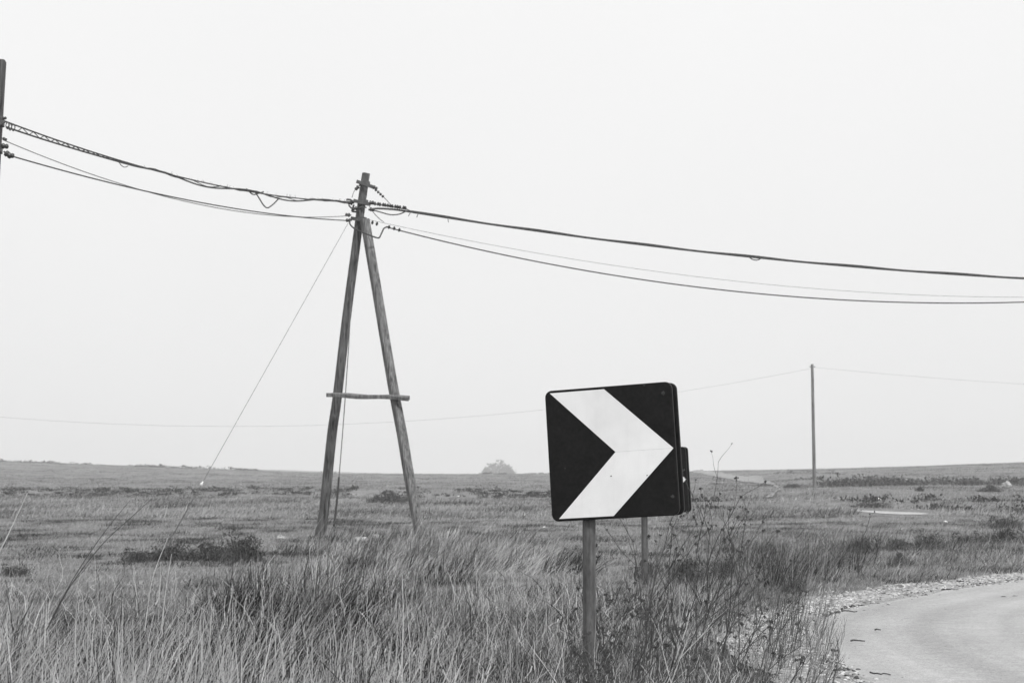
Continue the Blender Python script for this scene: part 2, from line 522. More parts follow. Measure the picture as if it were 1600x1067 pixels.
def strip(name, line, d0, d1, zf, mat, cols=6, wob=0.0, seed=1, wf=None):
    A = offset_line(line, 0); n = len(A); rows = []
    for c in range(cols + 1):
        d = d0 + (d1 - d0) * c / cols
        L = offset_line(line, d) if wf is None else A + (offset_line(line, d) - A) * wf(A)[:, None]
        if wob and c in (0, cols):
            t = np.gradient(A, axis=0); t /= np.linalg.norm(t, axis=1)[:, None]
            w = wob * (fbm(np.arange(n) * 0.35, np.zeros(n) + c, seed, 3))
            L = L + np.stack([t[:, 1], -t[:, 0]], 1) * w[:, None]
        rows.append(np.stack([L[:, 0], L[:, 1], zf(L[:, 0], L[:, 1], c / cols)], 1))
    V = np.concatenate(rows); i = (np.arange(cols)[:, None] * n + np.arange(n - 1)[None]).ravel()
    q = np.stack([i, i + 1, i + n + 1, i + n], 1)
    me = fast_mesh(name, V, q, M[mat], None, True)
    ac = me.attributes.new('across', 'FLOAT', 'POINT'); ac.data.foreach_set('value', np.repeat(np.linspace(d0, d1, cols + 1), n).astype(np.float32))
    sl = np.concatenate([[0], np.cumsum(np.hypot(*np.diff(A, axis=0).T))])
    al = me.attributes.new('along', 'FLOAT', 'POINT'); al.data.foreach_set('value', np.tile(sl, cols + 1).astype(np.float32))
    return tag(link(name, me), kind='structure')

strip('road', EL, 0.0, 6.2, lambda x, y, c: 0.0 + 0.05 * (1 - (2 * c - 1) ** 2) - 0.006 + 0.004 * fbm(x / 1.2, y / 1.2, 40), 'road', 24, 0.12)
strip('gravel_shoulder', EL, -0.55, 0.10, lambda x, y, c: np.maximum(height(x, y) + 0.008, -0.02) + 0.008 * c * (1 - c) * 4, 'shoulder', 4, 0.22, 5)

# ---- far earth track climbing to the skyline
TL = dense([(10.5, 70), (13.2, 84), (16.0, 105), (19.4, 140), (23.5, 185), (27.6, 235), (32, 300), (40, 360)], 2.0)
strip('dirt_track', TL, -1.5, 1.5, lambda x, y, c: height(x, y) + 0.06, 'track', 4, 0.25, 8, lambda A: .03 + .97 * ss(86, 165, A[:, 1]))

# ---- bare chalky strip in the right field
def build_bare_strip():
    px = [(1326, 796.2), (1345, 796.8), (1375, 798.2), (1405, 799.4), (1436, 800.4), (1452, 802.2), (1440, 803.6), (1412, 803.4), (1382, 802.2), (1352, 799.6), (1333, 797.8)]
    z = H(BARE[0], BARE[1]) + 0.012
    vs = []
    for (a, b) in px:
        r = ray(a, b); t = (z - EYE) / r[2]; vs.append((r[0] * t, r[1] * t, z))
    mb = MB(); mb.add(vs, [tuple(range(len(vs)))])
    o = mb.build('bare_ground', M['bare']); tag(o, kind='structure')
build_bare_strip()

# ================================================================== CHEVRON SIGNS
def rounded_slab(mb, w, h, r, y0, y1, m, bev=0.004):
    """rounded square plate between y0 (front) and y1, in panel space"""
    def ring(dw, y):
        out = []
        for (cx, cz, a0) in ((w / 2 - r, h / 2 - r, 0), (-w / 2 + r, h / 2 - r, 90), (-w / 2 + r, -h / 2 + r, 180), (w / 2 - r, -h / 2 + r, 270)):
            for k in range(7):
                q = R(a0 + 15 * k); rr = r - dw
                out.append(m @ Vector((cx + rr * math.cos(q), y, cz + rr * math.sin(q))))
        return out
    rings = [ring(bev, y0), ring(0, y0 + bev), ring(0, y1 - bev), ring(bev, y1)]
    n = len(rings[0]); vs = [v for rg in rings for v in rg]
    fs = [tuple(range(n))[::-1], tuple(3 * n + k for k in range(n))]
    for i in range(3):
        for k in range(n):
            fs.append((i * n + k, i * n + (k + 1) % n, (i + 1) * n + (k + 1) % n, (i + 1) * n + k))
    mb.add(vs, fs)

def chevron_sign(base, panel_c, yaw, roll, label, dirt=True):
    rt = root('chevron_sign', base, label, 'road sign', 'black and white chevron curve signs')
    rt['base'] = tuple(base)
    # panel space: x right, y away from the viewer, z up
    m = Matrix.Translation(panel_c) @ Matrix.Rotation(yaw, 4, 'Z') @ Matrix.Rotation(roll, 4, 'Y')
    S = 0.60
    mb = MB(); rounded_slab(mb, S, S, 0.032, -0.056, -0.034, m)
    front = mb.build('front_panel', M['sign_black'], rt)
    mb = MB(); rounded_slab(mb, S, S, 0.032, 0.034, 0.056, m)
    mb.build('rear_panel', M['sign_black'], rt)
    def poly(pts, y=-0.0578):
        return [m @ Vector(((u - 0.5) * S, y, (0.5 - v) * S)) for (u, v) in pts]
    g = 0.0004
    up = [(0.042, 0.020), (0.475, 0.020), (0.985, 0.5 - g), (0.535, 0.5 - g)]
    dn = [(0.535, 0.5 + g), (0.985, 0.5 + g), (0.490, 0.980), (0.058, 0.980)]
    for pts in (up, dn):
        f = poly(pts); b = poly(pts, -0.0566)
        mb = MB(); n = len(f)
        mb.add(f + b, [tuple(range(n))[::-1], tuple(range(n, 2 * n))] + [(k, (k + 1) % n, n + (k + 1) % n, n + k) for k in range(n)])
        mb.build('chevron_stripe', M['sign_white'], front, off=base)
    # post, clamp rails and bolts
    px = panel_c + (m.to_3x3() @ Vector((-0.122, 0, 0)))
    pts = [Vector((px.x, px.y, base[2] - 0.3)), Vector((px.x, px.y, base[2] + 0.3)), Vector((px.x, px.y, panel_c.z)), Vector((px.x, px.y, panel_c.z + 0.27))]
    MB().tube(pts, 0.030, 20).build('post', M['galv'], rt, True)
    for zz in (-0.17, 0.17):
        mb = MB(); mb.box(m @ Vector((-0.02, -0.0325, zz)), 0.5, 0.003, 0.03, m.to_3x3())
        mb.tube([m @ Vector((-0.122 - 0.037, q, zz)) for q in (-0.034, 0.034)], 0.006, 6)
        mb.tube([m @ Vector((-0.122 + 0.037, q, zz)) for q in (-0.034, 0.034)], 0.006, 6)
        mb.build('clamp', M['galv'], rt)
    if dirt:
        for (u, v, r_) in ((0.935, 0.085, 0.011), (0.79, 0.012, 0.006), (0.955, 0.86, 0.009), (0.49, 0.68, 0.0035), (0.77, 0.69, 0.003), (0.13, 0.6, 0.003)):
            c = m @ Vector(((u - 0.5) * S, -0.0591, (0.5 - v) * S)); vs = []
            for k in range(9):
                q = 2 * math.pi * k / 9; e = r_ * random.uniform(0.7, 1.2)
                vs.append(c + m.to_3x3() @ Vector((e * math.cos(q), 0, e * math.sin(q))))
            MB().add(vs, [tuple(range(9))[::-1]]).build('worn_spot', M['sign_dirt'], front, off=base)
    return rt

c1 = at(960, 706.5, 7.82)
chevron_sign(Vector((c1.x - 0.118, 7.82, H(c1.x - 0.118, 7.82))), c1, R(-19), R(-3.4),
             'large black and white chevron sign in front, on a grey post among dry weeds')
c2 = at(1026.5, 751, 15.9)
chevron_sign(Vector((c2.x - 0.118, 15.9, H(c2.x - 0.118, 15.9))), c2, R(-19), R(-3.0),
             'second chevron sign farther off, mostly hidden behind the large one', False)

# ================================================================== POLES AND WIRES
def bez(pts, n):
    """smooth polyline through points (Catmull-Rom)"""
    P = [Vector(p) for p in pts]; P = [P[0] * 2 - P[1]] + P + [P[-1] * 2 - P[-2]]; out = []
    for i in range(1, len(P) - 2):
        for k in range(n):
            t = k / n; a, b, c, d = P[i - 1], P[i], P[i + 1], P[i + 2]
            out.append(0.5 * ((2 * b) + (c - a) * t + (2 * a - 5 * b + 4 * c - d) * t * t + (3 * b - a - 3 * c + d) * t ** 3))
    out.append(P[-2]); return out

def pathpx(lst, n=6):
    return bez([at(*p) for p in lst], n)

def insulator(base, axis, k=1.0):
    return MB().lathe(base, axis, [(0, 0.012 * k), (0.03 * k, 0.012 * k), (0.032 * k, 0.04 * k), (0.06 * k, 0.045 * k), (0.075 * k, 0.025 * k), (0.09 * k, 0.038 * k), (0.12 * k, 0.035 * k), (0.13 * k, 0.015 * k)])

def a_frame():
    base = Vector(at(578, 845, 29.6)); base.z = H(base.x, base.y)
    rt = root('a_frame_pole', base, 'weathered A-shaped timber pole with a crossbar, carrying the cables over the field', 'utility pole')
    lp = pathpx([(494, 868, 30.2), (501, 830, 30.2), (506, 800, 30.2), (518.5, 680, 30.15), (527, 620, 30.1), (541, 500, 30.05), (555.5, 390, 30.0), (565, 318, 30.0), (572, 271, 30.0)], 5)
    wl = lambda t: 0.165 - 0.045 * t
    MB().beam(lp, wl, lambda t: wl(t) * 0.92, 0.16, 0.5).build('main_leg', M['wood'], rt)
    rp = pathpx([(667, 890, 29.2), (658.5, 845, 29.2), (650, 800, 29.3), (638.5, 740, 29.4), (628.5, 680, 29.5), (617, 620, 29.57), (606.5, 560, 29.65), (586.5, 440, 29.75), (570, 343, 29.8)], 5)
    MB().beam(rp, lambda t: 0.165 - 0.02 * t, lambda t: 0.155 - 0.02 * t, 0.17, 0.6).build('brace_leg', M['wood_light'], rt)
    a, b = at(511, 617, 29.72), at(639, 621.8, 29.38)
    MB().beam([a.lerp(b, k / 8) + Vector((0, 0, 0.008 * math.sin(k * 1.3))) for k in range(9)], lambda t: 0.10, lambda t: 0.07, 0.12).build('crossbar', M['wood_light'], rt)
    for (x, y, d) in ((523, 617.5, 29.6), (613, 621, 29.35)):
        MB().lathe(at(x, y, d), (0, -1, 0), [(-0.03, 0.012), (0.06, 0.012), (0.061, 0.022), (0.075, 0.02)], 6).build('bolt', M['iron'], rt)
    # three steel bands with arms near the head
    for (y0, pa, pb) in ((287, (557, 283.5), (583, 292.5)), (316, (552, 313.5), (579, 320.0)), (343, (548, 341), (572, 345))):
        c = at(569.5 - (y0 - 287) * 0.09, y0, 30.0)
        mb = MB(); q1, q2 = at(pa[0], pa[1], 29.86), at(pb[0], pb[1], 29.86)
        mb.beam([q1, q1.lerp(q2, 0.5), q2], lambda t: 0.06, lambda t: 0.025, 0.1)
        mb.beam([c + Vector((0, 0, -0.03)), c + Vector((0, 0, 0.03))], lambda t: 0.19, lambda t: 0.19, 0.2)
        mb.build('steel_band', M['iron'], rt)
    for (x, y, d, ax) in ((581, 291, 29.86, (0.9, 0, -0.5)), (575, 317, 29.86, (1, 0, 0.05)), (576, 327, 29.86, (1, 0, -0.1)),
                          (553, 318, 29.86, (-1, 0, 0.1)), (549, 336.5, 29.86, (-1, 0, 0.1)), (550, 344.5, 29.86, (-1, 0, 0)), (562, 290, 29.86, (-0.7, 0, -0.7)), (560, 325, 29.8, (-1, 0, -0.2))):
        insulator(at(x, y, d), ax, 0.85).build('insulator', M['porcelain'], rt, True)
    def part(pts, r, name='jumper_wire', m='cable', n=6):
        return MB().tube(pathpx(pts, n), r, 5).build(name, M[m], rt, True)
    part([(541.5, 312, 29.85), (547, 312.5, 29.85), (552, 315.5, 29.85), (554, 317, 29.85)], 0.018, 'hook')
    part([(553, 320, 29.85), (551, 326, 29.85), (550.5, 330.5, 29.85), (559, 331.3, 29.85)], 0.017, 'hook')
    part([(546, 345, 29.8), (548, 352, 29.75), (557, 359, 29.55), (576, 367, 29.5), (588, 371.5, 29.6), (593, 371, 29.7), (597, 363, 29.8), (600, 357, 29.9), (605, 354.5, 30)], 0.014)
    part([(545, 321, 29.85), (550, 326, 29.8), (556, 326.5, 29.72), (566, 323.5, 29.72), (572, 324.5, 29.8)], 0.014)
    part([(582, 292, 29.86), (590, 299, 29.9), (598, 306.5, 30), (612, 321.5, 30.1)], 0.007, 'stay_wire', 'wire')
    part([(577, 323, 29.86), (585, 334, 29.9), (594, 343, 30), (600, 347.5, 30)], 0.007, 'stay_wire', 'wire')
    part([(560, 290, 29.86), (553, 300, 29.86), (550, 309, 29.86)], 0.006, 'stay_wire', 'wire')
    # hanging earth wire beside the main leg, with a dark sleeve at the bottom
    part([(550, 440, 29.95), (546, 520, 29.85), (543.5, 560, 29.85), (538, 640, 29.85), (530, 742, 29.85), (524, 800, 29.85), (521, 835, 29.85)], 0.009, 'earth_wire', 'wire')
    part([(529.6, 745, 29.84), (527.5, 770, 29.84), (525, 795, 29.84), (521.5, 822, 29.84)], 0.019, 'wire_sleeve')
a_frame()

def left_pole():
    base = at(-56, 905, 20.5); base.z = H(base.x, base.y)
    rt = root('timber_pole', base, 'squared timber pole cut by the left edge, cables fixed below its top', 'utility pole')
    top = at(-4, 95, 20.5)
    bot = Vector((base.x, base.y, base.z - 0.3))
    MB().beam([bot.lerp(top, k / 12) for k in range(13)], lambda t: 0.25 - 0.06 * t, lambda t: 0.25 - 0.06 * t, 0.08, 0.15).build('pole_shaft', M['wood'], rt)
    mb = MB(); c = at(-10, 190, 20.5)
    mb.beam([c - Vector((0, 0, 0.05)), c + Vector((0, 0, 0.05))], lambda t: 0.235, lambda t: 0.235, 0.1, 0.15)
    mb.build('steel_band', M['iron'], rt)
    mb = MB(); c = at(-13, 232, 20.5)
    mb.beam([c - Vector((0, 0, 0.05)), c + Vector((0, 0, 0.05))], lambda t: 0.235, lambda t: 0.235, 0.1, 0.15)
    mb.build('steel_band', M['iron'], rt)
    for (x, y, ax, k) in ((2, 185.5, (1, 0, 0.1), 0.5), (3, 216, (1, 0, -0.4), 0.5), (0, 228, (1, 0, -0.1), 0.8), (6, 237, (0.8, 0, -0.6), 0.9), (9, 242, (1, 0, -0.15), 0.8)):
        insulator(at(x, y, 20.45), ax, k).build('insulator', M['porcelain'], rt, True)
    MB().tube(pathpx([(-8, 196, 20.4), (0, 194, 20.4), (8, 189, 20.4)], 3), 0.022, 5).build('strut', M['galv'], rt)
left_pole()

def right_far_pole():
    base = hit(1271, 768); base = Vector((471 / FPX * 80, 80, H(471 / FPX * 80, 80)))
    rt = root('slim_pole', base, 'slim straight pole standing alone far off on the right, before the rise', 'utility pole')
    top = at(1269, 569, 80)
    MB().tube([Vector((base.x, base.y, base.z - 0.3)).lerp(top, k / 6) for k in range(7)], lambda t: 0.085 - 0.02 * t, 10).build('pole_shaft', M['wood_light'], rt)
    MB().tube([top + Vector((-0.14, -0.02, -0.12)), top + Vector((0.14, -0.02, -0.12))], 0.02, 5).build('crossarm', M['iron'], rt)
right_far_pole()

def span(A, B, via, N=70):
    """hanging wire between two points; the sag comes from one photo position it passes"""
    best = None
    for k in range(400):
        s = k * 0.012
        # screen row at the via column
        pts = [(A.lerp(B, t / 60) - Vector((0, 0, 4 * s * (t / 60) * (1 - t / 60)))) for t in range(61)]
        pr = []
        for p in pts:
            v = np.array(p) - np.array([0, 0, EYE])
            dep = v[1] * CP + v[2] * SP
            pr.append((800 + FPX * v[0] / dep, 533.5 - FPX * (-v[1] * SP + v[2] * CP) / dep))
        xs = [q[0] for q in pr]; ys = [q[1] for q in pr]
        y = np.interp(via[0], xs, ys) if xs[0] < xs[-1] else np.interp(via[0], xs[::-1], ys[::-1])
        if best is None or abs(y - via[1]) < best[0]: best = (abs(y - via[1]), s)
    s = best[1]
    return [A.lerp(B, t / N) - Vector((0, 0, 4 * s * (t / N) * (1 - t / N))) for t in range(N + 1)]

def wire_obj(name, pts, r, m, label, sides=5, group=None):
    off = pts[0]
    mb = MB().tube(pts, r, sides)
    o = mb.build(name, M[m], None, True, off=off); tag(o, label, 'cable', group); return o

# upper left span: a messenger and a heavy cable, laced together near the pole
def upper_left():
    A1, A2 = at(8, 190, 20.4), at(10, 199, 20.4)
    B1, B2 = at(552, 315.5, 29.9), at(552, 319.5, 29.9)
    p1 = span(A1, B1, (290, 278.5)); p2 = span(A2, B2, (290, 282.0))
    rt = root('cable_bundle', A1, 'heavy laced cable bundle sagging from the left-edge pole to the A-shaped pole', 'cable')
    n = len(p1)
    # the second cable weaves about the first
    q = []
    for i, (a, b) in enumerate(zip(p1, p2)):
        t = i / (n - 1); w = 0.085 * math.sin(t * 23) * ss(0.25, 0.4, t) * (1 - ss(0.93, 1, t))
        c = b.lerp(a + Vector((0, 0, -0.012)), float(ss(0.0, 0.3, t)) * 0.75)
        q.append(c + Vector((0, 0, w * 0.45)))
    MB().tube(p1, 0.0105, 5).build('messenger_cable', M['cable'], rt, True)
    MB().tube(q, 0.012, 5).build('heavy_cable', M['cable'], rt, True)
    mid = [a.lerp(b, 0.5) for a, b in zip(p1, q)]
    MB().tube([m_ + Vector((0, 0, .02 * math.sin(i_ * .9))) for i_, m_ in enumerate(mid[22:])], 0.006, 5).build('thin_cable', M['cable'], rt, True)
    # zigzag lacing near the pole
    lace = []
    for k in range(2, 30):
        f = k * 0.8; i = int(f); a = p1[i].lerp(p1[i + 1], f - i); b = q[i].lerp(q[i + 1], f - i)
        lace.append(a if k % 2 else b)
    MB().tube(lace, 0.007, 4).build('lacing', M['cable'], rt)
    # wire loops hung close to the pole
    for k, (x, y) in enumerate(((12, 191), (16, 193), (21, 194))):
        MB().tube(pathpx([(x, y, 20.4), (x + 2.5, y + 5, 20.38), (x, y + 11, 20.36), (x - 3, y + 6, 20.4), (x - 1, y, 20.42)], 4), 0.007, 4).build('wire_loop', M['cable'], rt)
    # bristle of clip ends on top of the cable
    mb = MB()
    for k in range(64):
        t = random.uniform(0.3, 0.985) * (n - 1); i = int(t); a = p1[i].lerp(p1[i + 1], t - i)
        hgt = random.uniform(0.02, 0.055)
        mb.tube([a, a + Vector((random.uniform(-.02, .02), 0, hgt))], 0.0025, 3)
    o = mb.build('clip_end', M['wire'], rt); o['kind'] = 'stuff'
    for pts in ([(399, 301, 27.2), (405, 310, 27.2), (412, 321, 27.3), (418, 325, 27.3), (426, 320, 27.5), (435, 311, 27.6)],
                [(385, 295, 27), (395, 304, 27.1), (403, 302.5, 27.2), (412, 300, 27.3)],
                [(186, 254, 23.4), (189, 258, 23.4), (194, 261.5, 23.5), (200, 260, 23.6)]):
        MB().tube(pathpx(pts, 5), 0.011 if pts[0][0] > 380 else 0.006, 5).build('loose_loop', M['cable'], rt, True)
upper_left()
wire_obj('line_wire', span(at(5, 219, 20.4), at(548, 337, 29.9), (200, 291)), 0.006, 'wire', 'thin upper one of two bare wires below the laced bundle, left span', 4)
wire_obj('line_wire', span(at(14, 243, 20.4), at(547, 345, 29.9), (250, 303.5)), 0.0095, 'cable', 'dark lower wire from the left-edge pole to the A-shaped pole', 5)

def upper_right():
    A, B = at(578, 325, 30), at(2600, 432, 31)
    p = span(at(640, 331, 30), B, (1300, 413.5), 110)
    rt = root('cable_bundle', A, 'heavy dark cable sagging from the A-shaped pole out to the right edge', 'cable')
    lead = bez([at(576, 328, 29.9), at(590, 326, 29.95), at(615, 327.5, 30), p[0]], 6)
    MB().tube(lead[:-1] + p, 0.017, 6).build('heavy_cable', M['cable'], rt, True)
    up = bez([at(578, 319, 29.9), at(590, 320, 29.95), at(615, 324, 30), p[0] + Vector((0, 0, 0.035))], 6)
    MB().tube(up[:-1] + [q + Vector((0, 0, 0.017 + 0.008 * math.sin(i * 0.7))) for i, q in enumerate(p)], 0.011, 5).build('messenger_cable', M['cable'], rt, True)
    MB().tube(pathpx([(580, 328, 29.9), (592, 331, 29.9), (606, 335, 29.95), (615, 336, 30), (625, 334.5, 30), (634, 330.5, 30)], 5), 0.011, 5).build('loose_loop', M['cable'], rt, True)
    mb = MB()
    for k in range(13):
        mb.lathe(at(584 + k * 4.0 + random.uniform(-1, 1), 318.3 + k * 0.55, 29.98), (1, 0, -0.1), [(0, 0.012), (0.012, 0.034), (0.03, 0.034), (0.045, 0.012)], 6)
    for k in range(4):
        mb.lathe(at(586 + k * 3.6, 296 + k * 3.3, 29.95), (1, 0, -0.9), [(0, 0.01), (0.01, 0.026), (0.03, 0.026), (0.04, 0.01)], 6)
    o = mb.build('wire_clip', M['porcelain'], rt); o['kind'] = 'stuff'
    for (x, y, dx) in ((641, 333, -3), (653, 335, -2), (700, 342.5, 1)):
        MB().tube([at(x, y, 30), at(x + dx, y + 5, 30)], 0.008, 4).build('wire_end', M['cable'], rt)
    MB().tube(pathpx([(1170, 401.5, 30.2), (1176, 405.5, 30.2), (1183, 406.5, 30.2), (1190, 403.5, 30.2)], 4), 0.01, 5).build('loose_loop', M['cable'], rt, True)
upper_right()
lowr = span(at(604, 355, 30), at(2500, 318, 31), (1250, 464.5), 110)
wire_obj('line_wire', lowr, 0.0115, 'cable', 'dark lower wire drooping from the A-shaped pole to the right edge', 5)
wire_obj('line_wire', span(at(574, 343, 29.9), at(2500, 345, 38), (1250, 449)), 0.0038, 'wire', 'faint thin wire just above the dark lower wire on the right', 4)
mb = MB()
for k, (x, y) in enumerate(((580, 347.5), (587, 349.5), (606, 354.5), (614, 356.5), (622, 359))):
    mb.lathe(at(x, y, 30), (1, 0, -0.25), [(0, 0.01), (0.012, 0.036), (0.03, 0.036), (0.045, 0.01)], 6)
o = mb.build('wire_clip', M['porcelain'], None, off=at(600, 353, 30)); tag(o, 'small dark clips on the lower wire right of the A-shaped pole', 'wire clip', kind='stuff')
wire_obj('line_wire', span(at(1265, 576, 80), at(-530, 577, 80), (400, 666), 80), 0.0042, 'wire', 'faint far wire crossing low behind the sign and the A-shaped pole', 4)
wire_obj('line_wire', span(at(1273, 574, 80), at(3100, 572, 80), (1600, 600), 80), 0.0042, 'wire', 'faint far wire running right from the slim pole', 4)

def guy():
    top = at(544, 349, 29.8); g = hit(263, 852); g = Vector((at(268, 842, 29.0).x, 29.0, 0)); g.z = H(g.x, g.y)
    rt = root('guy_wire', g, 'thin guy wire with a white cap slanting left from the A-shaped pole to the field', 'guy wire')
    MB().tube([g.lerp(top, k / 6) for k in range(7)], 0.0055, 4).build('wire_strand', M['wire'], rt)
    # white cap about a sixth of the way up
    cp = None
    for k in range(100):
        p = g.lerp(top, k / 100)
        v = np.array(p) - np.array([0, 0, EYE]); dep = v[1] * CP + v[2] * SP
        if 533.5 - FPX * (-v[1] * SP + v[2] * CP) / dep < 763: cp = p; break
    ax = (top - g).normalized()
    MB().lathe(cp, ax, [(0, 0.016), (0.015, 0.027), (0.04, 0.02), (0.06, 0.012), (0.08, 0.008)], 9).build('white_cap', M['white_cap'], rt, True)
    MB().tube([g, g.lerp(top, 0.12)], 0.011, 5).build('anchor_rod', M['galv'], rt)
guy()

# ================================================================== GRASS
def px_of(x, y): return 800 + FPX * x / y

def band(n, px0, px1, d0, d1, power=1.0):
    """random ground points between two sight angles and two distances (area-true when power=1)"""
    u = rng.uniform(0, 1, n)
    d = np.sqrt(d0 * d0 + (d1 * d1 - d0 * d0) * u ** power)
    px = rng.uniform(px0, px1, n)
    return (px - 800) / FPX * d, d

def tussocks(G, cx, cy, nb, rad, h, tone, bias, wid, S=4, kink=.22, spread=(.05, .9), curl=(.1, 1.4)):
    """grass growing in tufts: blades fan out of each centre; bias pushes them downwind (to the right)"""
    m = len(cx); n = m * nb; i = np.repeat(np.arange(m), nb)
    a = U(0, 2 * np.pi, n); r = np.sqrt(U(0, 1, n)) * rad[i]
    x = cx[i] + np.cos(a) * r; y = cy[i] + np.sin(a) * r
    ax = np.cos(a) * U(.2, 1, n) + bias + rng.normal(0, .3, n); ay = np.sin(a) * U(.2, 1, n) + rng.normal(0, .3, n)
    G.add(x, y, h[i] * U(.55, 1.2, n), np.arctan2(ay, ax), U(spread[0], spread[1], n), U(curl[0], curl[1], n), U(wid[0], wid[1], n), np.clip(tone[i] * U(.45, 1.55, n), .025, .85), S, kink)

def darkpatch(x, y):
    """patches of darker undergrowth in the verge (0..1)"""
    d = np.zeros(len(x))
    for (px, dd, rx, ry) in ((120, 8.2, .28, .7), (330, 8.6, .35, .6), (20, 6.4, .25, .5), (420, 10.2, .5, .8), (600, 12.5, .5, 1.2), (690, 8.5, .3, .5), (430, 9.2, .3, .5), (230, 6.2, .18, .4), (1090, 11.0, .6, 1.2), (960, 10.5, .4, .8), (760, 11.5, .5, .9), (900, 8.8, .4, .7), (520, 9.2, .35, .6), (60, 9.4, .4, .5), (840, 7.8, .35, .6), (560, 7.0, .2, .5)):
        d = np.maximum(d, np.exp(-(((x - (px - 800) / FPX * dd) / rx) ** 2 + ((y - dd) / ry) ** 2)))
    return np.clip(d * .8 + .55 * ss(.0, .35, fbm(x / .55, y / .8, 161, 2)), 0, 1)

# ---- near verge, left: pale tall straw
def near_straw():
    G = Grass()
    def keep(x, y, lo, hi, seed, thr=-0.2):
        w = 1 - ss(lo, hi, px_of(x, y))
        return (rng.uniform(0, 1, len(x)) < w) & (edge_dist(x, y) > 0.5) & (fbm(x / 0.35, y / 0.35, seed, 2) > thr)
    # matted leaves lying in swirls
    x, y = band(13000, -90, 900, 3.9, 10.5, 1.1); k = keep(x, y, 560, 860, 50, -0.5); x, y = x[k], y[k]; n = len(x)
    dp = darkpatch(x, y)
    G.add(x, y, U(.12, .34, n), 3.2 * fbm(x / .5, y / .5, 66, 2) + rng.normal(0, .6, n), U(.3, 1.2, n), U(.0, 1.0, n), U(.003, .0065, n), np.where(U(0, 1, n) < .45, U(.02, .06, n), np.clip(U(.2, .65, n) * (1 - .75 * dp), .03, .7)), 4, .25)
    # tufts
    x, y = band(700, -90, 860, 4.0, 10.2, 1.1); k = keep(x, y, 560, 800, 57, -.6); x, y = x[k], y[k]; n = len(x)
    dp = darkpatch(x, y)
    tussocks(G, x, y, 42, U(.03, .13, n), U(.2, .46, n) * (1 - .25 * ss(8.5, 10.5, y)), np.where(U(0, 1, n) < .30 + .9 * dp, U(.018, .05, n), U(.4, .85, n)), .35, (.004, .0105))
    # upright straw, clumped
    x, y = band(4600, -90, 800, 3.9, 9.2, 1.1); k = keep(x, y, 480, 780, 51, 0.06) & (U(0, 1, len(x)) > 1.5 * darkpatch(x, y) - .25); x, y = x[k], y[k]; n = len(x)
    cl = fbm(x / 0.6, y / 0.6, 62, 2)
    G.add(x, y, U(.26, .54, n) * (1 + .4 * cl), rng.normal(0, 1.4, n), U(.0, .25, n), U(-.1, .4, n), U(.0035, .0105, n), U(.42, .95, n), 4, .11)
    # broken straws crossing the others
    x, y = band(2600, -90, 860, 4.2, 9.5); k = keep(x, y, 600, 860, 56, -0.2); x, y = x[k], y[k]; n = len(x)
    G.add(x, y, U(.25, .5, n), rng.uniform(-np.pi, np.pi, n), U(.3, 1.3, n), U(-.2, .6, n), U(.004, .008, n), U(.5, 1.0, n), 5, .34)
    # wind-bent taller straw, tips to the right
    x, y = band(2600, -90, 620, 6.4, 9.6); k = keep(x, y, 380, 620, 52, 0.0); x, y = x[k], y[k]; n = len(x)
    G.add(x, y, U(.42, .70, n), rng.normal(0, .4, n), U(.1, .5, n), U(.1, .9, n), U(.0028, .005, n), U(.4, .9, n), 5, .06)
    # bent and broken stems lying across the tufts, all directions
    x, y = band(2400, -90, 1000, 4.4, 13.5); k = (fbm(x / .4, y / .4, 58, 2) > -.1) & (U(0, 1, len(x)) > darkpatch(x, y)); x, y = x[k], y[k]; n = len(x)
    G.add(x, y, U(.18, .42, n), rng.uniform(-np.pi, np.pi, n), U(.5, 1.35, n), U(-.4, .8, n), U(.003, .007, n), np.where(U(0, 1, n) < .35, U(.03, .08, n), U(.45, .95, n)), 6, .42, height(x, y) + U(.05, .22, n))
    # a few long single stalks rising well above the rest
    x, y = band(60, -60, 420, 6.8, 9.0); n = len(x)
    G.add(x, y, U(.6, .85, n), rng.normal(0, .3, n), U(.15, .5, n), U(.0, .35, n), U(.0022, .0035, n), U(.25, .8, n), 6, .02)
    G.obj('straw_grass', 'tall pale straw grass leaning right along the bottom left', 'grass')
near_straw()

